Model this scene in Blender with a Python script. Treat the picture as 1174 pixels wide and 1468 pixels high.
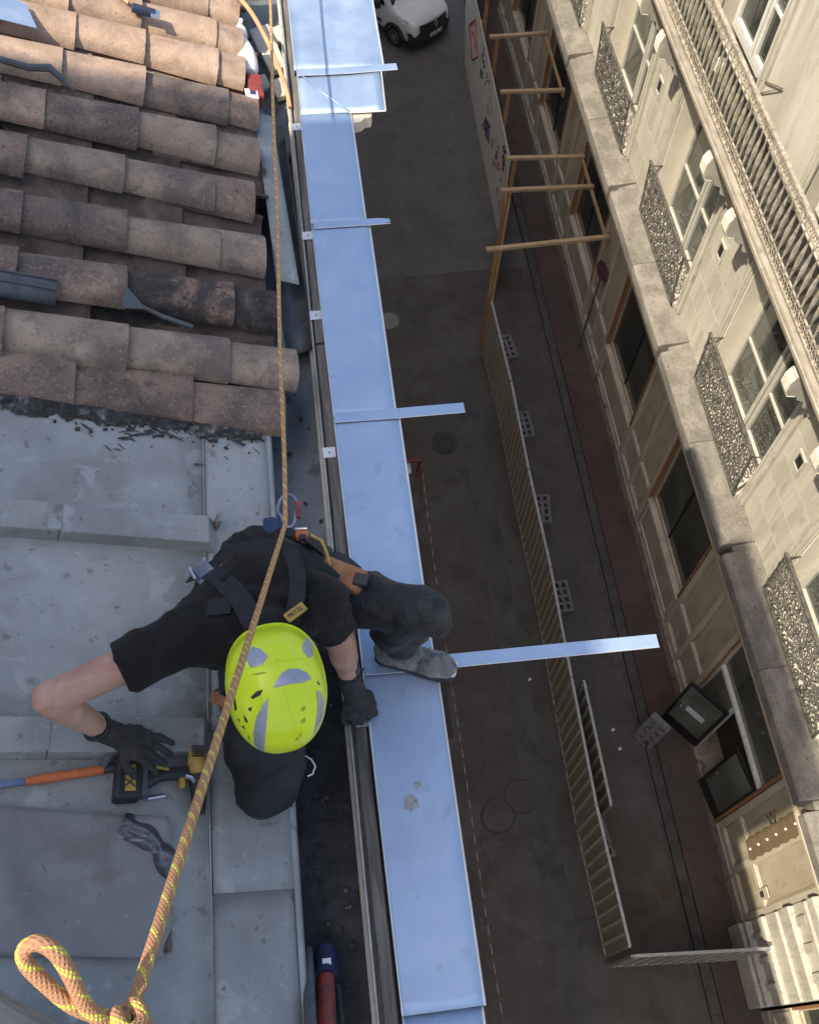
import bpy, bmesh, math, random
from mathutils import Vector, Matrix, noise
random.seed(7)
R = math.radians
sc = bpy.context.scene
for o in list(bpy.data.objects): bpy.data.objects.remove(o)
col = sc.collection

# ------------------------------------------------------------------ camera
cam_d = bpy.data.cameras.new('camera'); cam = bpy.data.objects.new('camera', cam_d); col.objects.link(cam)
cam_d.sensor_fit = 'VERTICAL'; cam_d.sensor_height = 36; cam_d.lens = 36*1408.3/1468
cam_d.clip_start = .05; cam_d.clip_end = 400
_r = [(0.991831, -0.088892, 0.091480), (-0.122221, -0.867527, 0.482141), (0.036503, -0.489383, -0.871305)]
m3 = Matrix([[_r[i][0], -_r[i][1], -_r[i][2]] for i in range(3)])
q = m3.to_quaternion(); q.normalize()
cam.rotation_mode = 'QUATERNION'; cam.rotation_quaternion = q
cam.location = (0, 0, 19.5)
sc.camera = cam

# ------------------------------------------------------------------ sky, sun, exposure
SUN = Vector((-1, -.5, 1.83)).normalized()          # towards the sun
w = bpy.data.worlds.new('World'); sc.world = w; w.use_nodes = True
nt = w.node_tree; bg = nt.nodes['Background']
sky = nt.nodes.new('ShaderNodeTexSky'); sky.sky_type = 'NISHITA'; sky.sun_disc = False
sky.sun_elevation = math.asin(SUN.z); sky.sun_rotation = math.atan2(SUN.x, SUN.y)
sky.air_density = .9; sky.dust_density = 2.5; sky.ozone_density = .5
nt.links.new(sky.outputs[0], bg.inputs[0]); bg.inputs[1].default_value = 0.15
sl = bpy.data.lights.new('sun', 'SUN'); sl.energy = 3.6; sl.angle = R(.53); sl.color = (1, .91, .74)
so = bpy.data.objects.new('sun', sl); col.objects.link(so); so.location = (-10, -5, 40)
so.rotation_euler = SUN.to_track_quat('Z', 'Y').to_euler()
sc.view_settings.view_transform = 'Standard'; sc.view_settings.look = 'None'
sc.view_settings.exposure = 0.85; sc.view_settings.gamma = 1

# ------------------------------------------------------------------ materials
def mat(name, cols, scale=6, detail=6, rough=.6, metal=0, bump=.0, bscale=None, spots=None, streak=None,
        spec=.5, rvar=.0, grid=None, dist=.6, hue_rand=0.0, stretch=(1, 1, 1), coat=0.0, sheen=0.0):
    """cols: list of (pos,(r,g,b)). spots: list of (scale,threshold,softness,(rgb),amount)"""
    m = bpy.data.materials.new(name); m.use_nodes = True; t = m.node_tree; N = t.nodes; L = t.links
    b = N['Principled BSDF']; b.inputs['Roughness'].default_value = rough; b.inputs['Metallic'].default_value = metal
    b.inputs['Specular IOR Level'].default_value = spec
    if coat: b.inputs['Coat Weight'].default_value = coat
    if sheen: b.inputs['Sheen Weight'].default_value = sheen; b.inputs['Sheen Roughness'].default_value = .4
    tc = N.new('ShaderNodeTexCoord'); oi = N.new('ShaderNodeObjectInfo')
    off = N.new('ShaderNodeVectorMath'); off.operation = 'MULTIPLY_ADD'
    cmb = N.new('ShaderNodeCombineXYZ')
    for i in range(3): L.new(oi.outputs['Random'], cmb.inputs[i])
    L.new(cmb.outputs[0], off.inputs[0]); off.inputs[1].default_value = (13.1, 7.7, 5.3); L.new(tc.outputs['Object'], off.inputs[2])
    mp = N.new('ShaderNodeMapping'); mp.inputs['Scale'].default_value = stretch; L.new(off.outputs[0], mp.inputs[0])
    V = mp.outputs[0]
    def nz(s, d=5, r=.55, di=0):
        n = N.new('ShaderNodeTexNoise'); n.inputs['Scale'].default_value = s; n.inputs['Detail'].default_value = d
        n.inputs['Roughness'].default_value = r; n.inputs['Distortion'].default_value = di
        L.new(V, n.inputs['Vector']); return n.outputs['Fac']
    n1 = nz(scale, detail, .6, dist)
    cr = N.new('ShaderNodeValToRGB'); L.new(n1, cr.inputs[0])
    e = cr.color_ramp.elements
    e[0].position, e[0].color = cols[0][0], (*cols[0][1], 1)
    e[1].position, e[1].color = cols[-1][0], (*cols[-1][1], 1)
    for p, c in cols[1:-1]:
        k = e.new(p); k.color = (*c, 1)
    C = cr.outputs[0]
    for (s, th, so_, rgb, am) in (spots or []):
        n = nz(s, 4, .6, .3); mr = N.new('ShaderNodeMapRange'); L.new(n, mr.inputs[0])
        mr.inputs[1].default_value = th; mr.inputs[2].default_value = th+so_; mr.inputs[4].default_value = am
        mx = N.new('ShaderNodeMix'); mx.data_type = 'RGBA'; L.new(mr.outputs[0], mx.inputs[0]); L.new(C, mx.inputs[6])
        mx.inputs[7].default_value = (*rgb, 1); C = mx.outputs[2]
    if hue_rand:
        hs = N.new('ShaderNodeHueSaturation'); mr = N.new('ShaderNodeMapRange'); L.new(oi.outputs['Random'], mr.inputs[0])
        mr.inputs[3].default_value = 1-hue_rand; mr.inputs[4].default_value = 1+hue_rand
        L.new(mr.outputs[0], hs.inputs['Value']); L.new(C, hs.inputs['Color']); C = hs.outputs[0]
    L.new(C, b.inputs['Base Color'])
    if rvar:
        n = nz(scale*2.3, 5); mr = N.new('ShaderNodeMapRange'); L.new(n, mr.inputs[0])
        mr.inputs[1].default_value = .3; mr.inputs[2].default_value = .7
        mr.inputs[3].default_value = max(rough-rvar, .03); mr.inputs[4].default_value = min(rough+rvar, 1)
        L.new(mr.outputs[0], b.inputs['Roughness'])
    if bump:
        n = nz(bscale or scale*6, 6, .65); bp = N.new('ShaderNodeBump'); bp.inputs['Strength'].default_value = bump
        bp.inputs['Distance'].default_value = .01; L.new(n, bp.inputs['Height']); L.new(bp.outputs[0], b.inputs['Normal'])
    return m
def two(a, b, lo=.35, hi=.65): return [(lo, a), (hi, b)]

M = {}
M['zinc_new'] = mat('new_zinc', [(.38, (.385, .485, .63)), (.62, (.445, .545, .68))], 2.5, 9, .58, .75, .10, 30, spots=[(1.3, .48, .2, (.36, .455, .59), .7), (5, .56, .12, (.48, .575, .69), .5), (14, .62, .08, (.33, .38, .45), .5), (60, .64, .05, (.54, .62, .72), .4), (4, .70, .03, (.36, .36, .35), .55)], rvar=.14)
M['zinc_edge'] = mat('zinc_fold', two((.68, .67, .64), (.76, .75, .72)), 8, 5, .45, .6, .03, 60)
M['zinc_old'] = mat('weathered_zinc', [(.36, (.225, .235, .222)), (.5, (.315, .328, .308)), (.64, (.38, .392, .365))], 1.8, 10, .58, .15, .15, 60,
    spots=[(3.0, .48, .14, (.235, .235, .215), .8), (1.1, .46, .2, (.27, .273, .25), .75), (8, .58, .07, (.42, .43, .405), .6), (38, .64, .05, (.13, .127, .12), .7), (90, .64, .05, (.47, .475, .45), .5), (12, .64, .05, (.165, .160, .145), .7), (20, .70, .02, (.52, .52, .50), .6)], rvar=.14)
M['zinc_grey'] = mat('grey_lead_sheet', [(.36, (.185, .175, .168)), (.5, (.24, .228, .218)), (.64, (.285, .268, .252))], 3, 10, .6, .1, .2, 50,
    spots=[(2.0, .48, .18, (.20, .186, .176), .7), (6, .58, .1, (.175, .15, .128), .6), (45, .67, .05, (.42, .41, .40), .6), (30, .67, .04, (.09, .08, .075), .7), (9, .70, .04, (.44, .435, .425), .5)], rvar=.12)
M['dark_sheet'] = mat('dark_sheet', two((.10, .105, .115), (.19, .195, .205)), 9, 6, .35, .6, .2, 50, spots=[(14, .56, .1, (.42, .43, .45), .6), (30, .62, .06, (.05, .05, .05), .6)], stretch=(1, 5, 1))
M['gutter'] = mat('tarred_gutter', [(.36, (.010, .010, .011)), (.55, (.024, .024, .025)), (.68, (.045, .046, .048))], 5, 9, .6, .1, .3, 50,
    spots=[(25, .66, .08, (.07, .07, .07), .6)], rvar=.2)
M['gutter_zinc'] = mat('gutter_zinc', [(.3, (.10, .11, .115)), (.6, (.17, .185, .19))], 4, 8, .5, .4, .12, 40, spots=[(8, .58, .1, (.05, .05, .05), .7)], rvar=.15)
M['plank'] = mat('old_plank', [(.3, (.07, .065, .06)), (.5, (.15, .135, .12)), (.7, (.24, .215, .19))], 9, 8, .85, 0, .5, 30, stretch=(6, .5, 6), spots=[(30, .65, .06, (.03, .03, .03), .7)])
M['lip_gap_black'] = mat('black_lip_gap_shade', two((.015, .015, .016), (.04, .04, .042)), 10, 6, .5, .3, .1)
M['tile'] = mat('clay_tile', [(.34, (.13, .093, .073)), (.46, (.22, .150, .112)), (.56, (.31, .212, .152)), (.66, (.37, .262, .188))], 3.2, 9, .9, 0, .4, 90,
    spots=[(3, .48, .14, (.105, .084, .072), .85), (16, .60, .07, (.085, .066, .056), .6), (9, .74, .03, (.52, .48, .43), .6), (90, .58, .07, (.07, .057, .048), .65), (100, .57, .07, (.40, .30, .215), .5), (26, .62, .05, (.38, .29, .21), .45)], hue_rand=.22)
M['tile_dark'] = mat('shaded_pan_tile', [(.35, (.045, .035, .029)), (.65, (.15, .105, .08))], 6, 9, .92, 0, .4, 90, spots=[(70, .6, .06, (.2, .14, .105), .5)], hue_rand=.2)  # pan tiles darkened: shade between the rows put into the colour
M['tile_pale'] = mat('pale_tan_tile', [(.34, (.20, .148, .110)), (.5, (.31, .23, .165)), (.66, (.39, .295, .212))], 3.5, 9, .9, 0, .4, 90, spots=[(3.2, .48, .14, (.12, .096, .082), .85), (14, .60, .06, (.15, .115, .09), .6), (9, .72, .03, (.55, .5, .44), .6), (80, .58, .07, (.10, .08, .066), .6), (100, .58, .07, (.44, .34, .245), .45)], hue_rand=.15)
M['tile_soot'] = mat('sooty_tile', [(.34, (.085, .066, .055)), (.5, (.15, .112, .09)), (.66, (.24, .172, .13))], 4, 9, .9, 0, .4, 90, spots=[(5, .54, .12, (.30, .21, .15), .6), (80, .57, .07, (.05, .042, .037), .7), (100, .58, .07, (.33, .24, .17), .5)], hue_rand=.15)
M['tile_moss_shade'] = mat('moss_shade_tile', [(.36, (.022, .020, .019)), (.52, (.06, .048, .041)), (.66, (.30, .19, .13))], 5, 9, .9, 0, .6, 80,
    spots=[(60, .60, .08, (.26, .17, .12), .45), (80, .56, .06, (.02, .019, .018), .8)])
M['tile_sunlit'] = mat('clay_tile_sunlit', [(.34, (.27, .18, .125)), (.5, (.42, .29, .205)), (.66, (.50, .36, .26))], 5, 9, .88, 0, .35, 90,
    spots=[(5, .50, .16, (.20, .145, .112), .75), (110, .60, .08, (.55, .44, .34), .5), (120, .60, .06, (.12, .095, .08), .65), (12, .66, .05, (.13, .10, .085), .7)], hue_rand=.12)
M['mortar'] = mat('tar_debris', [(.36, (.022, .020, .019)), (.55, (.06, .054, .05)), (.68, (.24, .225, .205))], 26, 8, .95, 0, .8, 90)
M['underlay'] = mat('roof_underlay', two((.03, .028, .026), (.07, .06, .055)), 20, 6, .9, 0, .4)
M['stone'] = mat('facade_stone', [(.36, (.43, .395, .33)), (.5, (.52, .48, .40)), (.64, (.575, .535, .45))], .9, 10, .9, 0, .3, 30,
    spots=[(1.4, .50, .16, (.39, .355, .295), .7), (4, .58, .10, (.33, .295, .24), .6), (9, .64, .06, (.27, .24, .195), .5), (22, .66, .06, (.26, .23, .185), .5)], stretch=(1, 2.4, .3))
M['stone_trim'] = mat('carved_stone', [(.36, (.44, .405, .335)), (.64, (.56, .52, .44))], 2.5, 9, .9, 0, .3, 40, spots=[(5, .56, .1, (.30, .265, .21), .6), (25, .66, .05, (.2, .17, .135), .5)], stretch=(1, 2, .5))
M['stone_white'] = mat('white_stone', two((.70, .68, .63), (.80, .78, .73)), 6, 5, .8, 0, .1)
M['ledge'] = mat('weathered_ledge', [(.36, (.165, .147, .124)), (.5, (.225, .202, .172)), (.64, (.285, .257, .218))], 2.4, 10, .95, 0, .45, 35,
    spots=[(3.0, .48, .16, (.15, .134, .116), .65), (18, .56, .08, (.115, .10, .086), .6), (36, .60, .05, (.40, .37, .325), .5), (45, .61, .05, (.055, .05, .045), .7), (8, .67, .03, (.05, .045, .04), .8)], stretch=(1, .7, 1))
M['paint'] = mat('beige_shopfront_paint', [(.36, (.40, .34, .24)), (.64, (.52, .45, .33))], 1.5, 9, .6, 0, .12, 30, spots=[(2.2, .54, .14, (.29, .245, .17), .65), (7, .62, .08, (.22, .18, .125), .55), (25, .68, .05, (.17, .135, .09), .5)], stretch=(1, 1.6, .5))
M['paint_light'] = mat('pale_shopfront_paint', two((.50, .44, .34), (.60, .53, .41)), 2, 7, .5, 0, .05, spots=[(4, .66, .08, (.36, .31, .22), .5)])
M['plinth'] = mat('stone_plinth', [(.3, (.26, .225, .18)), (.7, (.42, .365, .295))], 2, 9, .9, 0, .3, 25, spots=[(4, .54, .12, (.11, .09, .07), .8), (20, .66, .05, (.07, .055, .045), .7)])
M['orange_wood'] = mat('varnished_jamb', two((.26, .12, .05), (.40, .20, .09)), 5, 6, .5, 0, .1, stretch=(5, 5, .5))
M['glass'] = mat('shop_glass', [(.36, (.030, .036, .028)), (.64, (.075, .082, .064))], .5, 3, .08, 0, 0, spec=.9, hue_rand=.3)  # greenish-grey reflections put into the pane colour
M['glass_up'] = mat('window_glass', [(.36, (.035, .038, .034)), (.64, (.105, .108, .094))], .9, 3, .03, 0, 0, spec=1.0, hue_rand=.5)
M['frame_grey'] = mat('grey_window_paint', two((.45, .43, .38), (.55, .52, .46)), 5, 5, .5, 0, .05)
M['frame_black'] = mat('black_aluminium', two((.012, .013, .014), (.022, .023, .025)), 5, 4, .35, .2, 0)
M['frame_white'] = mat('white_frame', two((.62, .60, .55), (.72, .70, .66)), 5, 4, .4, 0, 0)
M['interior'] = mat('dark_interior', two((.05, .042, .035), (.10, .085, .07)), 2, 4, .9)
M['iron'] = mat('wrought_iron', [(.36, (.06, .056, .05)), (.64, (.155, .142, .122))], 14, 6, .9, 0, .2, 60, spec=.2)
M['iron_pale'] = mat('pale_cast_iron', [(.36, (.20, .17, .13)), (.5, (.33, .29, .23)), (.64, (.44, .39, .315))], 10, 7, .85, 0, .35, 60)  # pale grey-beige iron of the rails and balusters
M['asphalt'] = mat('asphalt', [(.36, (.090, .076, .064)), (.5, (.109, .093, .079)), (.64, (.127, .109, .093))], .8, 10, .9, 0, .6, 60,
    spots=[(1.6, .50, .16, (.074, .060, .050), .8), (45, .60, .06, (.20, .178, .155), .6), (5, .66, .04, (.155, .136, .118), .5), (.45, .50, .14, (.096, .072, .058), .8), (18, .66, .03, (.05, .043, .037), .7), (9, .70, .03, (.055, .046, .039), .7)])
M['asphalt_new'] = mat('fresh_asphalt', [(.36, (.108, .098, .087)), (.64, (.148, .135, .121))], 1.2, 9, .92, 0, .8, 45, spots=[(40, .55, .06, (.24, .22, .20), .65), (55, .56, .05, (.055, .05, .045), .75)])
M['pavement'] = mat('red_pavement', [(.36, (.072, .040, .032)), (.5, (.094, .054, .043)), (.64, (.108, .070, .057))], .8, 10, .9, 0, .4, 40,
    spots=[(1.2, .44, .2, (.078, .062, .053), .85), (5, .56, .12, (.05, .040, .035), .7), (40, .66, .05, (.18, .155, .135), .4)])
M['kerb'] = mat('kerb_stone', two((.072, .066, .061), (.095, .088, .081)), 2.5, 8, .9, 0, .3, 30, spots=[(3, .46, .16, (.062, .05, .044), .85)])
M['iron_cover'] = mat('manhole_iron', two((.045, .042, .038), (.075, .07, .063)), 12, 6, .6, .5, .4, 40)
M['pale_cover'] = mat('pale_cover', two((.22, .20, .17), (.30, .27, .23)), 5, 6, .85, 0, .2)
M['hoard_sheet'] = mat('barrier_sheet', [(.36, (.27, .235, .17)), (.64, (.36, .315, .235))], 2.5, 7, .6, .0, .08, 30, spots=[(5, .58, .12, (.26, .205, .13), .7)], hue_rand=.1)
M['rib_highlight'] = mat('barrier_rib_highlight', two((.43, .385, .30), (.51, .46, .365)), 4, 5, .6, spots=[(9, .62, .1, (.42, .35, .24), .6)])  # pale strips: sky light caught by the ribs put into the colour
M['galv'] = mat('galvanised_steel', two((.36, .35, .33), (.50, .49, .46)), 12, 5, .45, .6, .05)
M['concrete'] = mat('concrete_block', two((.17, .16, .145), (.24, .226, .205)), 8, 8, .95, 0, .4, 40, spots=[(10, .54, .08, (.12, .11, .098), .7)])
M['timber'] = mat('new_timber', [(.3, (.40, .26, .13)), (.5, (.52, .36, .20)), (.7, (.60, .44, .27))], 4, 7, .75, 0, .25, 40, stretch=(1, 6, 6), spots=[(9, .70, .05, (.25, .13, .06), .6)], hue_rand=.1)
M['timber_up'] = mat('orange_timber', [(.3, (.34, .18, .07)), (.7, (.52, .31, .14))], 4, 7, .7, 0, .25, 40, stretch=(6, 6, 1), hue_rand=.1)
M['ply'] = mat('white_hoarding', [(.3, (.58, .545, .48)), (.7, (.68, .645, .58))], 1.5, 8, .8, 0, .1, spots=[(4, .60, .12, (.46, .42, .35), .6), (22, .70, .05, (.30, .26, .22), .5)])
M['ink_black'] = mat('black_ink', two((.02, .02, .022), (.05, .05, .055)), 30, 3, .8)
M['ink_red'] = mat('red_ink', two((.30, .05, .04), (.38, .08, .06)), 20, 3, .7)
M['ink_blue'] = mat('blue_ink', two((.025, .03, .085), (.045, .05, .12)), 20, 3, .7)
M['red'] = mat('red_plastic', two((.22, .03, .022), (.32, .05, .038)), 12, 5, .55, 0, .1, spots=[(12, .50, .1, (.11, .04, .032), .85), (40, .66, .05, (.3, .25, .22), .5)])
M['white'] = mat('white_plastic', two((.70, .70, .68), (.80, .80, .78)), 8, 4, .35, spots=[(14, .66, .08, (.5, .49, .46), .5)])
M['blue'] = mat('blue_plastic', two((.012, .022, .07), (.022, .045, .12)), 15, 4, .5, spots=[(16, .50, .1, (.03, .032, .04), .85), (40, .66, .05, (.25, .25, .25), .5)])
M['orange'] = mat('orange_rubber', two((.52, .12, .03), (.62, .18, .05)), 14, 5, .55, 0, .05, spots=[(25, .64, .06, (.22, .07, .03), .7)])
M['cord_orange'] = mat('orange_cord', two((.62, .27, .12), (.72, .36, .18)), 20, 4, .5)
M['black'] = mat('black_rubber', two((.012, .012, .013), (.025, .025, .027)), 14, 5, .55, 0, .1, spots=[(30, .68, .06, (.09, .085, .08), .5)])
M['grey_dark'] = mat('dark_grey_plastic', two((.05, .055, .06), (.09, .095, .10)), 10, 5, .45, 0, .05, spots=[(18, .66, .06, (.16, .16, .16), .5)])
M['steel'] = mat('steel', two((.48, .49, .50), (.62, .63, .64)), 20, 5, .3, .9)
M['blue_steel'] = mat('blued_steel', two((.14, .18, .26), (.24, .28, .38)), 20, 5, .3, .8)
M['yellow'] = mat('yellow_plastic', two((.40, .25, .045), (.52, .33, .06)), 14, 6, .55, spots=[(18, .54, .1, (.18, .125, .05), .75)])
M['van_white'] = mat('white_car_paint', two((.72, .72, .71), (.78, .78, .77)), 2, 4, .25, 0, 0, coat=.6)
M['van_black'] = mat('black_bumper', two((.018, .018, .019), (.03, .03, .031)), 10, 4, .6)
M['van_glass'] = mat('car_glass', two((.01, .012, .014), (.02, .022, .025)), 2, 2, .05, spec=.8)
M['lamp'] = mat('headlamp_lens', two((.75, .75, .74), (.85, .85, .84)), 40, 3, .08, .15, coat=.8)
M['plate'] = mat('number_plate', two((.62, .62, .60), (.7, .7, .68)), 9, 3, .4)
M['skin'] = mat('skin', [(.36, (.40, .215, .145)), (.5, (.50, .29, .205)), (.64, (.57, .35, .26))], 9, 8, .5, 0, .25, 190, spots=[(7, .54, .14, (.46, .215, .15), .55), (70, .66, .06, (.30, .16, .11), .35)])
M['shirt'] = mat('black_tshirt', [(.36, (.007, .0067, .0066)), (.64, (.016, .0148, .0144))], 14, 7, .88, 0, .5, 140, spots=[(9, .62, .12, (.028, .026, .025), .6), (40, .68, .06, (.05, .046, .043), .4)], spec=.3, sheen=.05)
M['trousers'] = mat('navy_work_trousers', [(.36, (.0055, .006, .008)), (.64, (.012, .0125, .016))], 9, 8, .55, 0, .6, 70, spots=[(8, .60, .12, (.030, .030, .030), .6), (50, .67, .05, (.075, .072, .068), .5)], spec=.45, sheen=.03)
M['glove'] = mat('dark_grey_glove', [(.3, (.020, .019, .019)), (.7, (.050, .046, .043))], 22, 8, .85, 0, .6, 120, spots=[(16, .62, .1, (.085, .078, .07), .6)])
M['shoe'] = mat('scuffed_grey_shoe', [(.36, (.10, .10, .092)), (.64, (.25, .245, .225))], 14, 9, .9, 0, .7, 70, spots=[(20, .54, .1, (.05, .05, .047), .75), (10, .62, .08, (.42, .40, .37), .6)])
M['helmet'] = mat('neon_yellow_shell', [(.3, (.60, .76, .010)), (.7, (.72, .86, .020))], 4, 6, .35, 0, .02, 60, spots=[(9, .66, .08, (.45, .48, .03), .5), (32, .70, .04, (.24, .22, .05), .6)], coat=.2)
M['sticker'] = mat('grey_reflector', two((.28, .31, .38), (.38, .41, .48)), 14, 6, .45, .3, .08, spots=[(22, .62, .08, (.20, .21, .24), .6)])
M['dirt'] = mat('dark_scuff', two((.34, .36, .03), (.46, .50, .03)), 120, 6, .9)
M['webbing'] = mat('black_webbing', two((.006, .007, .010), (.013, .014, .019)), 40, 5, .75, 0, .4, 200, spots=[(18, .66, .06, (.06, .058, .055), .4)])
M['blue_web'] = mat('blue_webbing', two((.02, .035, .09), (.035, .06, .13)), 30, 5, .8, 0, .4, 200)
M['leather'] = mat('tan_leather_pouch', two((.26, .11, .045), (.42, .20, .09)), 14, 7, .7, 0, .3, 70, spots=[(18, .64, .08, (.12, .05, .03), .6)])
M['gold'] = mat('yellow_webbing', two((.45, .30, .06), (.58, .40, .10)), 30, 4, .7)
M['roof_far'] = mat('render_wall', two((.50, .45, .37), (.60, .54, .45)), 1.2, 7, .9, 0, .2, 20)
M['balcony'] = mat('balcony_stone', [(.36, (.27, .235, .185)), (.64, (.41, .365, .295))], 2.5, 10, .9, 0, .4, 35, spots=[(5, .52, .12, (.19, .16, .125), .7), (30, .64, .05, (.10, .085, .068), .6)], stretch=(1, .5, 2))
M['jamb_cream'] = mat('cream_flute_lit_jamb', two((.74, .68, .55), (.82, .76, .62)), 2, 6, .8, spots=[(5, .60, .1, (.58, .52, .41), .5)])
M['mud'] = mat('dried_mud', two((.26, .25, .22), (.42, .44, .46)), 60, 6, .9)
M['asphalt_trench'] = mat('trench_asphalt', [(.36, (.088, .080, .072)), (.64, (.115, .105, .095))], 1.0, 9, .9, 0, .5, 60, spots=[(1.5, .50, .16, (.072, .063, .056), .9), (50, .64, .06, (.17, .155, .14), .5)])
M['asphalt_patch'] = mat('patch_asphalt', [(.36, (.062, .056, .052)), (.64, (.080, .073, .067))], 1.5, 9, .9, 0, .6, 60, spots=[(50, .62, .06, (.14, .13, .12), .5)])
M['glass_green'] = mat('reflection_tint_glass', [(.36, (.07, .078, .064)), (.64, (.16, .17, .142))], .7, 3, .06, 0, 0, spec=.9, hue_rand=.2)  # lighter copy of the shop glass, reflection put into its colour
M['moss'] = mat('dried_moss', two((.05, .05, .03), (.12, .10, .06)), 60, 5, 1, 0, .5)
M['paper'] = mat('paper', two((.66, .66, .64), (.74, .74, .72)), 10, 3, .7)

def rope_mat():
    m = bpy.data.materials.new('rope_sheath'); m.use_nodes = True; N = m.node_tree.nodes; L = m.node_tree.links
    b = N['Principled BSDF']; b.inputs['Roughness'].default_value = .85
    uv = N.new('ShaderNodeUVMap'); sx = N.new('ShaderNodeSeparateXYZ'); L.new(uv.outputs[0], sx.inputs[0])
    def mth(op, a, bb=None, c=None):
        n = N.new('ShaderNodeMath'); n.operation = op
        for i, v in enumerate((a, bb, c)):
            if v is None: continue
            if isinstance(v, (int, float)): n.inputs[i].default_value = v
            else: L.new(v, n.inputs[i])
        return n.outputs[0]
    # diamonds of the braid: u around (0..1), v metres along
    u8 = mth('MULTIPLY', sx.outputs[0], 9.0); v8 = mth('MULTIPLY', sx.outputs[1], 150.0)
    a = mth('ADD', u8, v8); c = mth('SUBTRACT', u8, v8)
    wa = mth('PINGPONG', a, .5); wc = mth('PINGPONG', c, .5)
    grp = mth('GREATER_THAN', mth('FRACT', mth('ADD', mth('MULTIPLY', sx.outputs[1], 38.0), mth('MULTIPLY', sx.outputs[0], 2.0))), .66)
    side = mth('GREATER_THAN', mth('FRACT', mth('ADD', mth('MULTIPLY', sx.outputs[0], 2.0), mth('MULTIPLY', sx.outputs[1], 19.0))), .35)
    dia = mth('GREATER_THAN', mth('MULTIPLY', wa, wc), .035)
    fleck = mth('MULTIPLY', mth('MULTIPLY', grp, side), dia)
    nz = N.new('ShaderNodeTexNoise'); nz.inputs['Scale'].default_value = 60; L.new(uv.outputs[0], nz.inputs[0])
    base = N.new('ShaderNodeMix'); base.data_type = 'RGBA'; L.new(nz.outputs[0], base.inputs[0])
    base.inputs[6].default_value = (.36, .17, .085, 1); base.inputs[7].default_value = (.52, .27, .14, 1)
    mx = N.new('ShaderNodeMix'); mx.data_type = 'RGBA'; L.new(fleck, mx.inputs[0]); L.new(base.outputs[2], mx.inputs[6]); mx.inputs[7].default_value = (.66, .68, .10, 1)
    L.new(mx.outputs[2], b.inputs['Base Color'])
    bp = N.new('ShaderNodeBump'); bp.inputs['Strength'].default_value = 1.0; bp.inputs['Distance'].default_value = .004
    L.new(mth('MULTIPLY', wa, wc), bp.inputs['Height']); L.new(bp.outputs[0], b.inputs['Normal'])
    return m
M['rope'] = rope_mat()
def chain_mat():
    m = bpy.data.materials.new('red_white_band'); m.use_nodes = True; N = m.node_tree.nodes; L = m.node_tree.links
    b = N['Principled BSDF']; b.inputs['Roughness'].default_value = .5
    tc = N.new('ShaderNodeTexCoord'); sx = N.new('ShaderNodeSeparateXYZ'); L.new(tc.outputs['Object'], sx.inputs[0])
    a = N.new('ShaderNodeMath'); a.operation = 'MULTIPLY'; a.inputs[1].default_value = 3.2; L.new(sx.outputs[1], a.inputs[0])
    f_ = N.new('ShaderNodeMath'); f_.operation = 'FRACT'; L.new(a.outputs[0], f_.inputs[0])
    g = N.new('ShaderNodeMath'); g.operation = 'GREATER_THAN'; g.inputs[1].default_value = .5; L.new(f_.outputs[0], g.inputs[0])
    mx = N.new('ShaderNodeMix'); mx.data_type = 'RGBA'; L.new(g.outputs[0], mx.inputs[0])
    mx.inputs[6].default_value = (.26, .075, .06, 1); mx.inputs[7].default_value = (.42, .39, .35, 1); L.new(mx.outputs[2], b.inputs['Base Color'])
    return m
M['chain'] = chain_mat()

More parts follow.
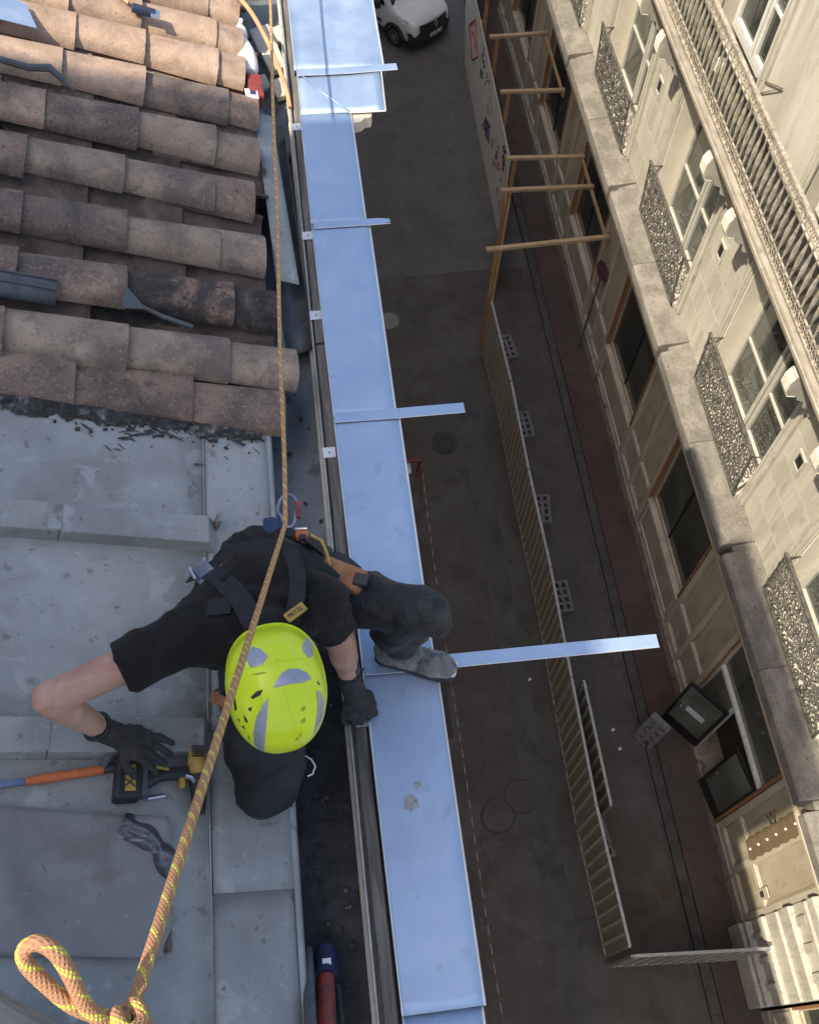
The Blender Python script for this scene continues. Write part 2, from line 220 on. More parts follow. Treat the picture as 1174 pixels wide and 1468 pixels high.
# ------------------------------------------------------------------ mesh building
class MB:
    def __init__(s): s.v = []; s.f = []; s.uv = None
    def add(s, vs, fs):
        n = len(s.v); s.v += [tuple(p) for p in vs]; s.f += [tuple(i+n for i in f) for f in fs]; return s
    def box(s, x0, x1, y0, y1, z0, z1):
        return s.add([(x0, y0, z0), (x1, y0, z0), (x1, y1, z0), (x0, y1, z0), (x0, y0, z1), (x1, y0, z1), (x1, y1, z1), (x0, y1, z1)],
                     [(0, 3, 2, 1), (4, 5, 6, 7), (0, 1, 5, 4), (1, 2, 6, 5), (2, 3, 7, 6), (3, 0, 4, 7)])
    def obox(s, c, ex, ey, ez):      # oriented box: centre and three half-extent vectors
        c, ex, ey, ez = map(Vector, (c, ex, ey, ez)); P = []
        for k in (-1, 1):
            for a, b in ((-1, -1), (1, -1), (1, 1), (-1, 1)): P.append(c+ex*a+ey*b+ez*k)
        return s.add(P, [(0, 3, 2, 1), (4, 5, 6, 7), (0, 1, 5, 4), (1, 2, 6, 5), (2, 3, 7, 6), (3, 0, 4, 7)])
    def beam(s, a, b, wd, th, up=(0, 0, 1)):
        a, b = Vector(a), Vector(b); d = b-a; L_ = d.length; d.normalize(); u = Vector(up); sd = d.cross(u)
        if sd.length < 1e-4: sd = d.cross(Vector((1, 0, 0)))
        sd.normalize(); u = sd.cross(d)
        return s.obox((a+b)/2, d*L_/2, sd*wd/2, u*th/2)
    def prism(s, poly, a, b):        # poly: list of 3-D points; extruded by vector from offset a to b
        n = len(poly); a, b = Vector(a), Vector(b); P = [Vector(p)+a for p in poly]+[Vector(p)+b for p in poly]
        return s.add(P, [tuple(range(n))[::-1], tuple(range(n, 2*n))]+[(i, (i+1) % n, n+(i+1) % n, n+i) for i in range(n)])
    def tube(s, pts, r, seg=8, cap=True, closed=False, uv=False):
        pts = [Vector(p) for p in pts]; n = len(pts); rs = r if isinstance(r, (list, tuple)) else [r]*n
        base = len(s.v); nrm = None; ln = 0; vv = []
        for i, p in enumerate(pts):
            t = (pts[(i+1) % n]-pts[i-1]) if closed else (pts[min(i+1, n-1)]-pts[max(i-1, 0)])
            t.normalize()
            if nrm is None:
                nrm = t.orthogonal().normalized()
            else: nrm = (nrm-t*nrm.dot(t)).normalized()
            bn = t.cross(nrm)
            if i: ln += (p-pts[i-1]).length
            vv.append(ln)
            for k in range(seg):
                a = 2*math.pi*k/seg; s.v.append(tuple(p+(nrm*math.cos(a)+bn*math.sin(a))*rs[i]))
        last = n if closed else n-1
        if uv and s.uv is None: s.uv = {}
        for i in range(last):
            for k in range(seg):
                j = (i+1) % n; k2 = (k+1) % seg
                if uv: s.uv[len(s.f)] = [(k/seg, vv[i]), ((k+1)/seg, vv[i]), ((k+1)/seg, vv[j]), (k/seg, vv[j])]
                s.f.append((base+i*seg+k, base+i*seg+k2, base+j*seg+k2, base+j*seg+k))
        if cap and not closed:
            s.f.append(tuple(base+k for k in range(seg))[::-1]); s.f.append(tuple(base+(n-1)*seg+k for k in range(seg)))
        return s
    def lathe(s, prof, c=(0, 0, 0), ax=(0, 0, 1), seg=16):   # prof: (r, h)
        ax = Vector(ax).normalized(); u = ax.orthogonal().normalized(); v_ = ax.cross(u); c = Vector(c); base = len(s.v)
        for r, h in prof:
            for k in range(seg):
                a = 2*math.pi*k/seg; s.v.append(tuple(c+ax*h+(u*math.cos(a)+v_*math.sin(a))*max(r, 1e-4)))
        for i in range(len(prof)-1):
            for k in range(seg):
                k2 = (k+1) % seg; s.f.append((base+i*seg+k, base+i*seg+k2, base+(i+1)*seg+k2, base+(i+1)*seg+k))
        s.f.append(tuple(base+k for k in range(seg))[::-1]); s.f.append(tuple(base+(len(prof)-1)*seg+k for k in range(seg)))
        return s
    def grid(s, fn, nu, nv):
        base = len(s.v)
        for i in range(nu+1):
            for j in range(nv+1): s.v.append(tuple(fn(i/nu, j/nv)))
        for i in range(nu):
            for j in range(nv):
                a = base+i*(nv+1)+j; s.f.append((a, a+nv+1, a+nv+2, a+1))
        return s
    def mesh(s, name, smooth=None):
        me = bpy.data.meshes.new(name); me.from_pydata(s.v, [], s.f)
        if s.uv:
            ul = me.uv_layers.new(name='UVMap')
            for fi, uvs in s.uv.items():
                for li, c in zip(me.polygons[fi].loop_indices, uvs): ul.data[li].uv = c
        bm = bmesh.new(); bm.from_mesh(me); bmesh.ops.recalc_face_normals(bm, faces=bm.faces); bm.to_mesh(me); bm.free()
        if smooth is not None:
            me.shade_smooth() if smooth is True else me.set_sharp_from_angle(angle=R(smooth))
            if smooth is not True:
                for p in me.polygons: p.use_smooth = True
        me.update(); return me
    def build(s, name, m, parent=None, smooth=None, bevel=0, **tg):
        return link(name, s.mesh(name, smooth), m, parent, bevel, **tg)

def link(name, me, m, parent=None, bevel=0, label=None, cat=None, group=None, kind=None):
    o = bpy.data.objects.new(name, me); col.objects.link(o)
    if m is not None:
        me.materials.clear(); me.materials.append(M[m] if isinstance(m, str) else m)
    if parent is not None:
        o.parent = parent; o.matrix_parent_inverse = worldm(parent).inverted()
    if bevel:
        b = o.modifiers.new('bevel', 'BEVEL'); b.width = bevel; b.segments = 2; b.limit_method = 'ANGLE'; b.angle_limit = R(40)
    tag(o, label, cat, group, kind); return o
def worldm(o):
    b = Matrix.LocRotScale(o.location, o.rotation_euler, o.scale)
    return (worldm(o.parent) @ o.matrix_parent_inverse @ b) if o.parent else b
def tag(o, label=None, cat=None, group=None, kind=None):
    if label: o['label'] = label
    if cat: o['category'] = cat
    if group: o['group'] = group
    if kind: o['kind'] = kind
    return o
def thing(name, label, cat, loc=(0, 0, 0), group=None, rz=0):
    o = bpy.data.objects.new(name, None); col.objects.link(o); o.location = loc; o.rotation_euler = (0, 0, rz)
    o.empty_display_size = .2
    return tag(o, label, cat, group)
def inst(name, me, m, parent, mw):      # shared-mesh part placed by a world matrix
    o = bpy.data.objects.new(name, me); col.objects.link(o)
    if not me.materials: me.materials.append(M[m])
    if parent is not None:
        o.parent = parent; o.matrix_parent_inverse = worldm(parent).inverted()
    o.matrix_basis = mw; return o
def copy_tree(o, parent=None, dm=None):
    c = o.copy(); col.objects.link(c); c.parent = parent
    for ch in [x for x in bpy.data.objects if x.parent == o]: copy_tree(ch, c)
    return c
def clear_mesh_text(txt, size, depth=.0005):
    cu = bpy.data.curves.new('txt', 'FONT'); cu.body = txt; cu.size = size; cu.extrude = depth; cu.align_x = 'CENTER'; cu.align_y = 'CENTER'
    o = bpy.data.objects.new('txt', cu); col.objects.link(o); dg = bpy.context.evaluated_depsgraph_get()
    me = bpy.data.meshes.new_from_object(o.evaluated_get(dg)); bpy.data.objects.remove(o); return me
def text_part(name, txt, size, m, parent, pos, right, up):
    me = clear_mesh_text(txt, size); r_, u_ = Vector(right).normalized(), Vector(up).normalized(); n_ = r_.cross(u_)
    mw = Matrix.Translation(Vector(pos)) @ Matrix((r_, u_, n_)).transposed().to_4x4()
    me.transform(mw); return link(name, me, m, parent)
def jit(a): return random.uniform(-a, a)

# ================================================================== THE SETTING
g = MB().grid(lambda u, v: (-60+120*u, -60+160*v, 0), 2, 2).build('road', 'asphalt', kind='structure')
MB().add([(.2, 17.75, .004), (6.08, 17.95, .004), (6.08, 60, .004), (.2, 60, .004)], [(0, 1, 2, 3)]).build('road_resurfacing', 'asphalt_new', kind='structure')
pav = MB().box(6.33, 7.12, -20, 60, -.05, .10).build('pavement', 'pavement', kind='structure')
kme = MB().box(-.1, .1, -.4985, .4985, -.06, .118).mesh('kerb_stone')
bmk = bmesh.new(); bmk.from_mesh(kme); bmesh.ops.bevel(bmk, geom=list(bmk.edges), offset=.006, segments=1, affect='EDGES'); bmk.to_mesh(kme); bmk.free()
for i in range(34):
    inst('kerb_stone', kme, 'kerb', pav, Matrix.Translation((6.215+jit(.004), -3.5+i, -.020+jit(.004))) @ Matrix.Rotation(jit(.005), 4, 'Z'))
# drain channel line in front of the kerb
MB().box(6.04, 6.05, -20, 60, -.02, .003).build('gutter_channel', 'mortar', kind='structure')
MB().add([(3.45, -20, .004), (3.95, -20, .004), (4.05, 14.2, .004), (3.55, 14.2, .004)], [(0, 1, 2, 3)]).build('road_trench', 'asphalt_trench', kind='structure')
MB().add([(1.2, 5.6, .004), (2.3, 5.5, .004), (2.25, 9.2, .004), (1.1, 9.25, .004)], [(0, 1, 2, 3)]).build('road_patch', 'asphalt_patch', kind='structure')
rcr = random.Random(4)
for k in range(7):
    x, y = rcr.uniform(1.6, 5.8), rcr.uniform(1, 16); P = [(x, y, .005)]
    for j in range(12): P.append((P[-1][0]+rcr.uniform(-.12, .12), P[-1][1]+rcr.uniform(.05, .22), .005))
    MB().tube(P, .006, 4).build('road_crack', 'mortar', g)

# ------------------------------------------------------------------ opposite building
FX = 7.1
town = thing('town_house', 'cream stone town house with ledge, iron window guards and long balcony', 'building', (FX, 10, 0))
Y0, Y1 = -6.0, 34.0
SC = [-1.25]+[0.2+4.2*k for k in range(1, 8)]         # shop bay centres
WC = [0.4+4.2*k for k in range(0, 8)]         # first-floor window centres
HW, HS = 1.22, 1.2
# core volume behind the fronts
MB().box(7.62, 13, Y0, Y1, 0, 17).build('core_wall', 'interior', town)
# upper wall pieces around openings
def wall_band(z0, z1, openings, name='wall', m='stone', x0=FX+.012, x1=7.62):
    ys = Y0
    for (a, b) in sorted(openings)+[(Y1, Y1)]:
        if a > ys: MB().box(x0, x1, ys, a, z0, z1).build(name, m, town)
        ys = b
ops1 = [(c-HW, c+HW) for c in WC]
wall_band(5.30, 8.95, ops1)
MB().box(FX, 7.62, Y0, Y1, 8.95, 9.36).build('wall', 'stone', town)
H2 = .98
ops2 = [(c-H2, c+H2) for c in WC]
wall_band(9.36, 12.5, ops2, x0=FX)
MB().box(FX, 7.62, Y0, Y1, 12.5, 17).build('wall', 'stone', town)
MB().box(6.75, 7.62, Y0, Y1, 17, 17.3).build('top_cornice', 'stone_trim', town)
# ashlar blocks on the first-floor piers
bh = .59
for i in range(7):
    a, b = WC[i]+HW+.24, WC[i+1]-HW-.24
    if a > 22: continue
    for r_ in range(6):
        z = 5.36+r_*bh
        cut = a+(b-a)*(.5 if r_ % 2 else .30)
        for (p, q_) in ((a, cut), (cut, b)):
            bm_ = MB().box(FX-.006, FX+.02, p+.004, q_-.004, z+.004, z+bh-.004)
            bm_.build('stone_block', 'stone', town)
# window surrounds, frames, panes
def surround(c, hw, z0, z1, wd=.2, sill=False):
    for (dx, w0, w1) in ((.035, 0, wd), (.065, .03, .09), (.05, wd-.05, wd+.004)):
        for s_ in (-1, 1):
            y = sorted((c+s_*(hw+w0), c+s_*(hw+w1)))
            MB().box(FX-dx, FX+.02, y[0], y[1], z0, z1+w1).build('architrave', 'stone_trim', town)
        MB().box(FX-dx+.001, FX+.02, c-hw-w0, c+hw+w0, z1+w0, z1+w1).build('architrave', 'stone_trim', town)
def casement(c, hw, z0, z1, x, frame='frame_grey', gl='glass_up', bars=2):
    root = MB()
    fw = .07
    root.box(x-.04, x+.04, c-hw, c-hw+fw, z0, z1).box(x-.04, x+.04, c+hw-fw, c+hw, z0, z1)
    root.box(x-.041, x+.041, c-hw+fw, c+hw-fw, z1-fw, z1).box(x-.041, x+.041, c-hw+fw, c+hw-fw, z0, z0+fw)
    o = root.build('window', frame, town, bevel=.006)
    for (a, b) in ((c-hw+fw, c-.02), (c+.02, c+hw-fw)):
        k = MB(); f2 = .085
        k.box(x-.055, x+.02, a, a+f2, z0+fw, z1-fw).box(x-.055, x+.02, b-f2, b, z0+fw, z1-fw)
        k.box(x-.0551, x+.0201, a+f2, b-f2, z0+fw, z0+fw+.14).box(x-.0551, x+.0201, a+f2, b-f2, z1-fw-f2, z1-fw)
        k.build('casement', frame, o, bevel=.005)
        zz = z0+fw+.14; top = z1-fw-f2
        for j in range(bars):
            za = zz+(top-zz)*(j+1)/(bars+1)
            MB().box(x-.045, x+.012, a+f2, b-f2, za-.02, za+.02).build('glazing_bar', frame, o)
        for j in range(bars+1):
            za = zz+(top-zz)*j/(bars+1); zb = zz+(top-zz)*(j+1)/(bars+1)
            MB().box(x-.004+jit(.002), x+.004, a+f2+.001, b-f2-.001, za+.021, zb-.021).build('pane', gl, o)
    return o
for i, c in enumerate(WC[:6]):
    surround(c, HW, 5.34, 8.95)
    casement(c, HW, 5.42, 8.93, 7.50)
    for s_ in (-1, 1):
        y = sorted((c+s_*HW, c+s_*(HW-.018)))
        MB().box(FX+.002, 7.458, y[0], y[1], 5.43, 8.94).build('sunlit_jamb_lining', 'jamb_cream', town)  # sunlight on the reveals put into a pale lining
    MB().box(FX-.10, 7.6, c-HW-.02, c+HW+.02, 5.33, 5.425).build('window_sill', 'stone_trim', town, bevel=.01)
    surround(c, H2, 9.62, 12.5)
    casement(c, H2, 9.63, 12.48, 7.42, 'frame_white', 'glass_up', 2)
    # inside darkness plane is the core wall
# scroll-work guards, one mesh shared by the windows
def scroll(mb, y, z, r0, turns, ang, flip, tr=.010):
    pts = []; n = int(11*turns)
    for i in range(n+1):
        t = i/n; a = ang+flip*2*math.pi*turns*t; rr = r0*(1-.82*t)
        pts.append((0, y+rr*math.cos(a), z+rr*math.sin(a)))
    mb.tube(pts, tr, 4)
rg = random.Random(3)
gd = MB()
gw, gh = 1.2, 1.18
for nz_ in range(4):
    for ny in range(9):
        y = -gw+.15+ny*(2*gw-.3)/8; z = .16+nz_*.285
        s_ = 1 if ny < 4.5 else -1
        scroll(gd, y+rg.uniform(-.02, .02), z, .135, 1.6, rg.uniform(0, 6.28), s_*(1 if nz_ % 2 else -1), .012)
        scroll(gd, y+.14, z+.14, .075, 1.3, rg.uniform(0, 6.28), -s_, .010)
        pts = [(-.012, y-.12+.24*t, z+.12*math.sin(t*6.28+nz_)) for t in [k/8 for k in range(9)]]
        gd.tube(pts, .009, 4)
gme = gd.mesh('scrollwork')
fme = MB().box(-.02, .02, -gw-.04, gw+.04, 0, .035).box(-.025, .025, -gw-.05, gw+.05, gh+.02, gh+.06).box(-.018, .018, -gw-.03, -gw, .035, gh+.02).box(-.018, .018, gw, gw+.03, .035, gh+.02).mesh('guard_frame')
for c in WC[:6]:
    T = Matrix.Translation((6.93, c, 5.44)) @ Matrix.Rotation(R(-4), 4, 'Y')
    o = inst('window_guard', fme, 'iron', town, T)
    s_ = inst('scrollwork', gme, 'iron', o, Matrix.Identity(4)); s_.matrix_parent_inverse = Matrix.Identity(4)
    for s2 in (-1, 1):
        MB().beam((6.93, c+s2*1.21, 6.55), (7.11, c+s2*1.21, 6.55), .02, .02).build('guard_stay', 'iron', town)
# pier vents
for i in range(6):
    y = WC[i]+2.1+.22; z = 7.46
    for (a, b, c_, d_) in ((y-.13, y-.09, z-.17, z+.17), (y+.09, y+.13, z-.17, z+.17), (y-.09, y+.09, z+.13, z+.17), (y-.09, y+.09, z-.17, z-.13)):
        MB().box(FX-.035, FX+.01, a, b, c_, d_).build('vent_surround', 'stone_trim', town)
    MB().box(FX-.0145, FX+.005, y-.088, y+.088, z-.128, z+.128).build('vent_opening', 'black', town)
# balcony
bal_prof = [(7.12, 9.185), (6.56, 9.185), (6.53, 9.24), (6.46, 9.25), (6.45, 9.31), (6.41, 9.33), (6.40, 9.39), (6.365, 9.41), (6.35, 9.45), (6.35, 9.50), (6.37, 9.515), (6.37, 9.535), (6.385, 9.57), (6.40, 9.585), (7.12, 9.586)]
BY0, BY1 = 3.2, 22.4
MB().prism([(x, 0, z) for x, z in bal_prof], (0, BY0, 0), (0, BY1, 0)).build('balcony_slab', 'balcony', town)
MB().box(6.47, 7.095, BY0+.03, BY1-.03, 9.588, 9.60).build('balcony_shade_floor', 'iron_cover', town)  # dark sheet standing in for the shade seen between the balusters
for z, t in ((9.66, .03), (9.86, .022), (10.62, .022), (10.78, .05)):
    MB().box(6.43-t*.6, 6.43+t*.6, BY0+.05, BY1-.05, z-t/2, z+t/2).build('balcony_rail', 'iron_pale', town)
bp_ = MB().lathe([(.010, 9.67), (.012, 9.84), (.026, 9.87), (.012, 9.92), (.024, 10.06), (.038, 10.24), (.024, 10.42), (.012, 10.56), (.026, 10.60), (.012, 10.63), (.010, 10.76)], seg=6)
for z in (9.76, 10.70):
    bp_.tube([(.0, .052*math.cos(a), z+.052*math.sin(a)) for a in [k*math.pi/5 for k in range(10)]], .010, 4, closed=True)
    bp_.tube([(.0, .08+.030*math.cos(a), z+.045*math.sin(a)) for a in [k*math.pi/4 for k in range(8)]], .009, 4, closed=True)
bme = bp_.mesh('baluster', smooth=50)
n = int((BY1-BY0-.2)/.166)
for i in range(n):
    inst('baluster', bme, 'iron_pale', town, Matrix.Translation((6.43, BY0+.14+i*.166, 0)) @ Matrix.Rotation(jit(.03), 4, 'Z'))
# carved consoles under the balcony
cp = [(7.12, 9.18), (6.46, 9.18), (6.44, 9.08), (6.44, 8.86), (6.50, 8.76), (6.62, 8.74), (6.68, 8.62), (6.80, 8.56), (6.84, 8.42), (6.98, 8.34), (7.02, 8.18), (7.12, 8.1)]
for c in WC[:6]:
    for s_ in (-1, 1):
        y = c+s_*1.48
        if y < BY0 or y > BY1: continue
        o = MB().prism([(x, 0, z) for x, z in cp], (0, y-.10, 0), (0, y+.10, 0)).build('console', 'stone_trim', town, bevel=.012)
        for k in range(5):
            yy = y-.085+k*.0425
            MB().tube([(6.47, yy, 9.15), (6.425, yy, 9.05), (6.425, yy, 8.88), (6.49, yy, 8.745), (6.61, yy, 8.725)], .019, 6).build('flute', 'jamb_cream', o)
# small iron fittings above the balcony
MB().tube([(7.08, 12.35, 9.91), (7.06, 11.3, 10.48), (7.08, 12.05, 9.79)], .012, 5).build('wire_bracket', 'iron', town)
MB().box(6.95, 7.1, 11.05, 11.25, 9.75, 9.95).build('wall_box', 'iron', town, bevel=.01)
MB().lathe([(.05, 0), (.09, .02), (.09, .16), (.06, .2)], (6.85, 12.9, 9.60), seg=14).build('balcony_pot', 'stone_white', town, smooth=40)
# ------------------------------------------------------------------ ledge over the shops
lp = [(7.13, 4.72), (6.78, 4.72), (6.72, 4.80), (6.66, 4.83), (6.62, 4.92), (6.56, 4.96), (6.53, 5.02), (6.53, 5.24), (6.57, 5.28), (7.13, 5.325)]
breaks = [Y0]+[2.45+4.2*k for k in range(0, 7)]+[Y1]
for a, b in zip(breaks[:-1], breaks[1:]):
    nsub = 2
    a2, b2 = a+.075, b-.075
    for k in range(nsub):
        p, q_ = a2+(b2-a2)*k/nsub+.004, a2+(b2-a2)*(k+1)/nsub-.004
        dz = jit(.006)
        MB().prism([(x, 0, z+dz) for x, z in lp], (0, p, 0), (0, q_, 0)).build('ledge_stone', 'ledge', town, bevel=.012)
    if b < Y1:
        MB().prism([(x, 0, z) for x, z in [(7.13, 4.71), (6.84, 4.71), (6.78, 4.82), (6.74, 4.95), (6.74, 5.20), (7.13, 5.30)]], (0, b-.0745, 0), (0, b+.0745, 0)).build('ledge_return', 'ledge', town, bevel=.01)
# ------------------------------------------------------------------ shop fronts
MB().box(6.96, 7.62, Y0, Y1, 4.02, 4.70).build('frieze', 'paint', town)
for (x, z0, z1) in ((6.92, 4.60, 4.69), (6.90, 4.52, 4.585), (6.93, 4.04, 4.10), (6.945, 4.13, 4.16)):
    MB().box(x, 6.97, Y0, Y1, z0, z1).build('frieze_moulding', 'paint_light', town)
def pier(a, b):
    MB().box(FX-.02, 7.6, a, b, .42, 4.03).build('shop_pier', 'paint', town)
    MB().box(FX-.10, FX+.3, a-.01, b+.01, .08, .42).build('pier_plinth', 'plinth', town, bevel=.012)
    wd = (b-a-.12*3)/2
    x0, x1 = FX-.07, FX-.015
    for y in (a+.0, a+.12+wd, b-.12):
        MB().box(x0, x1, y, y+.12, .45, 4.01).build('pier_stile', 'paint_light', town, bevel=.01)
    for y in (a+.121, a+.241+wd):
        for z0, z1 in ((.45, .62), (1.46, 1.60), (3.86, 4.01)):
            MB().box(x0+.004, x1, y, y+wd-.002, z0, z1).build('pier_rail', 'paint_light', town, bevel=.008)
        for z0, z1 in ((.62, 1.46), (1.60, 3.86)):
            for (p, q_, r0, r1) in ((y, y+.03, z0, z1), (y+wd-.032, y+wd-.002, z0, z1), (y+.03, y+wd-.032, z0, z0+.03), (y+.03, y+wd-.032, z1-.03, z1)):
                MB().box(FX-.045, x1-.001, p, q_, r0, r1).build('panel_moulding', 'paint', town)
bays = [(c-HS-.02, c+HS+.02) for c in SC]
prev = Y0
for i, (a, b) in enumerate(bays[:7]):
    if a-prev > .3: pier(max(prev, a-1.78), a)
    prev = b
pier(prev, prev+1.78)
def shop_window(c):
    a, b = c-HS, c+HS
    MB().box(FX-.03, 7.5, a, b, .42, 1.42).build('stall_riser', 'paint', town)
    MB().box(FX-.09, 7.5, a, b, .08, .42).build('riser_plinth', 'plinth', town)
    for (y0, y1, z0, z1) in ((a+.05, a+.12, .5, 1.36), (b-.12, b-.05, .5, 1.36), (a+.12, b-.12, .5, .57), (a+.12, b-.12, 1.29, 1.36)):
        MB().box(FX-.055, FX-.02, y0, y1, z0, z1).build('riser_moulding', 'paint_light', town)
    MB().prism([(7.02, 0, 1.42), (7.02, 0, 1.46), (7.20, 0, 1.56), (7.20, 0, 1.42)], (0, a, 0), (0, b, 0)).build('shop_sill', 'paint', town, bevel=.006)
    o = MB().box(7.12, 7.22, b-.07, b, 1.56, 4.02).box(7.12, 7.22, a, a+.07, 1.56, 4.02).box(7.121, 7.221, a+.07, b-.07, 3.93, 4.02).box(7.121, 7.221, a+.07, b-.07, 1.55, 1.61).build('shop_window', 'paint', town)
    MB().box(7.015, 7.12, b-.045, b+.002, 1.57, 4.015).build('jamb', 'orange_wood', o)
    MB().box(7.015, 7.12, a-.002, a+.045, 1.57, 4.015).build('jamb', 'orange_wood', o)
    mid = c+jit(.15)
    MB().box(7.145, 7.20, mid-.012, mid+.012, 1.63, 3.93).build('mullion', 'frame_black', o)
    MB().box(7.17, 7.18, a+.07, mid-.013, 1.61, 3.93).build('pane', 'glass', o)
    MB().box(7.17, 7.18, mid+.013, b-.07, 1.61, 3.93).build('pane', 'glass', o)
for i, c in enumerate(SC[:7]):
    if i == 1: continue
    shop_window(c)
MB().box(6.99, 7.6, .0, 1.385, .12, 4.02).build('corner_pier', 'stone', town)
for (z0, z1, x0) in ((.12, .75, 6.80), (.75, .90, 6.86), (1.45, 1.62, 6.90), (2.10, 2.22, 6.93), (2.62, 2.90, 6.87), (3.32, 3.44, 6.93), (3.70, 3.95, 6.86)):
    MB().box(x0, 6.992, .01, 1.375, z0, z1).build('string_course', 'stone_trim', town, bevel=.02)
for yy in (.30, .72, 1.12):
    MB().box(6.93, 6.991, yy-.05, yy+.05, .91, 1.44).build('carved_block', 'stone_trim', town, bevel=.015)
    MB().box(6.94, 6.991, yy-.08, yy+.08, 2.91, 3.31).build('carved_block', 'stone_trim', town, bevel=.02)
# the open shop entrance in the second bay
c = SC[1]; a, b = c-HS, c+HS
MB().box(7.55, 7.62, a, b, .08, 4.03).build('shop_back', 'interior', town)
MB().box(7.0, 7.55, a, b, .06, .30).build('threshold', 'plinth', town)
ent = MB().box(7.06, 7.16, b-.08, b, .30, 4.02).box(7.06, 7.16, a, a+.06, .30, 4.02).box(7.061, 7.161, a+.06, b-.08, 3.94, 4.02).build('entrance_frame', 'paint_light', town)
MB().box(7.03, 7.17, a+.06, b-.08, 2.66, 2.76).build('transom', 'frame_white', ent, bevel=.01)
MB().box(7.03, 7.05, b-.03, b+.001, 1.57, 4.015).build('jamb', 'orange_wood', ent)
MB().box(7.0, 7.06, a-.001, a+.05, .32, 4.015).build('jamb', 'orange_wood', ent)
MB().box(7.10, 7.11, a+.06, b-.08, 2.76, 3.94).build('pane', 'glass_green', ent)
MB().box(7.05, 7.13, 4.70, 4.76, .30, 2.66).build('door_post', 'frame_white', ent)
MB().box(7.09, 7.10, 4.76, b-.08, .34, 2.66).build('pane', 'glass_green', ent)
def leaf(hinge, ang, wdt, z0, z1):
    d = Vector((-math.sin(ang), math.cos(ang), 0)); nn = Vector((d.y, -d.x, 0))
    h = Vector(hinge); zz = Vector((0, 0, 1)); k = MB()
    def bar(s0, s1, q0, q1, th=.028): 
        return k.obox(h+d*(s0+s1)/2+zz*(q0+q1)/2, d*(s1-s0)/2, nn*th, zz*(q1-q0)/2)
    bar(0, .06, z0, z1); bar(wdt-.06, wdt, z0, z1); bar(.06, wdt-.06, z0, z0+.38); bar(.06, wdt-.06, z1-.07, z1)
    o = k.build('door_leaf', 'frame_black', town)
    MB().obox(h+d*wdt/2+zz*(z0+.38+z1-.07)/2, d*(wdt/2-.06), nn*.006, zz*((z1-.07-z0-.38)/2)).build('pane', 'glass_green', o)
    hh = h+d*(wdt-.14)-nn*.05+zz*1.2
    MB().tube([hh-zz*.25, hh+zz*.25], .014, 6).build('handle', 'steel', o)
    return o, h, d, nn, zz
o, h, d, nn, zz = leaf((7.04, 4.70, 0), R(38), .86, .34, 2.40)
MB().obox(h+d*.42+nn*.010+zz*1.45, d*.20, nn*.002, zz*.11).build('notice', 'paper', o)
MB().obox(h+d*.42-nn*.010+zz*1.45, d*.20, nn*.002, zz*.11).build('notice', 'paper', o)
leaf((7.04, 3.24, 0), R(8), .80, .34, 2.60)
# toothed shadow plate and fittings on the sunlit pier next to the entrance
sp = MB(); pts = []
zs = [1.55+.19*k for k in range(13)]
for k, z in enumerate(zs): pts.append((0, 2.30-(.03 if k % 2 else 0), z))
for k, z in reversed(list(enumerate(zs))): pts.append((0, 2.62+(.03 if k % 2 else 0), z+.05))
sp.prism(pts, (7.005, 0, 0), (7.025, 0, 0)); o = sp.build('toothed_shadow', mat('shadow_brown', two((.17, .125, .07), (.22, .16, .09)), 5, 5, .7), town)  # brown toothed plate standing in for a cast shadow with pale dots
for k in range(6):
    MB().lathe([(.022, 0), (.022, .02), (.012, .03)], (7.005, 2.46, 1.75+k*.42), (-1, 0, 0), 8).build('shadow_dot', 'stone_white', o)
MB().box(7.0, 7.02, 1.62, 1.80, 1.55, 1.95).build('name_plate', 'paint_light', town)
MB().box(6.994, 7.001, 1.66, 1.76, 1.62, 1.78).build('plate_mark', 'ink_black', town)
text_part('lettering', 'VV', .34, 'ink_black', town, (7.074, 2.72, 2.85), (0, 0, 1), (0, 1, 0))

# ================================================================== STREET THINGS
# ------------------------------------------------------------------ site barrier panels
def barrier_meshes():
    prof = []; n = 10; Lp = 2.26; pitch = Lp/n
    for k in range(n):
        y = -Lp/2+k*pitch
        prof += [(0, y), (0, y+pitch*.62), (-.035, y+pitch*.70), (-.035, y+pitch*.92)]
    prof.append((0, Lp/2))
    s = MB()
    P = [(x, y, .14) for x, y in prof]+[(x, y, 1.94) for x, y in prof]; k = len(prof)
    s.add(P, [(i, i+1, k+i+1, k+i) for i in range(k-1)])
    sheet = s.mesh('sheet')
    rail = MB().box(-.03, .02, -1.15, 1.15, 1.945, 1.99).mesh('top_rail')
    low = MB().box(-.03, .02, -1.15, 1.15, .09, .135).mesh('bottom_rail')
    post = MB().box(-.028, .022, -.022, .022, .0, 1.945).mesh('post')
    rib = MB().prism([(-.036, .008, 0), (-.047, .016, 0), (-.047, .032, 0), (-.036, .040, 0)], (0, -.025, .15), (0, -.025, 1.93)).mesh('rib')
    return sheet, rail, low, post, rib
bsheet, brail, blow, bpost, brib = barrier_meshes()
def barrier(x, y, rz, label, group='site barrier panels along the street'):
    t = thing('site_barrier', label, 'barrier', (x, y, 0), group, rz)
    for nm, me, mm, dy in (('sheet', bsheet, 'hoard_sheet', 0), ('top_rail', brail, 'galv', 0), ('bottom_rail', blow, 'galv', 0), ('post', bpost, 'galv', -1.152), ('post', bpost, 'galv', 1.152))+tuple(('rib', brib, 'rib_highlight', -1.13+.226*(k+.81)) for k in range(10)):
        o = bpy.data.objects.new(nm, me); col.objects.link(o); o.parent = t; o.location = (0, dy, 0)
        if not me.materials: me.materials.append(M[mm])
    return t
tops = [15.13, 12.78, 10.46, 8.16, 5.83, 3.47, 1.14]
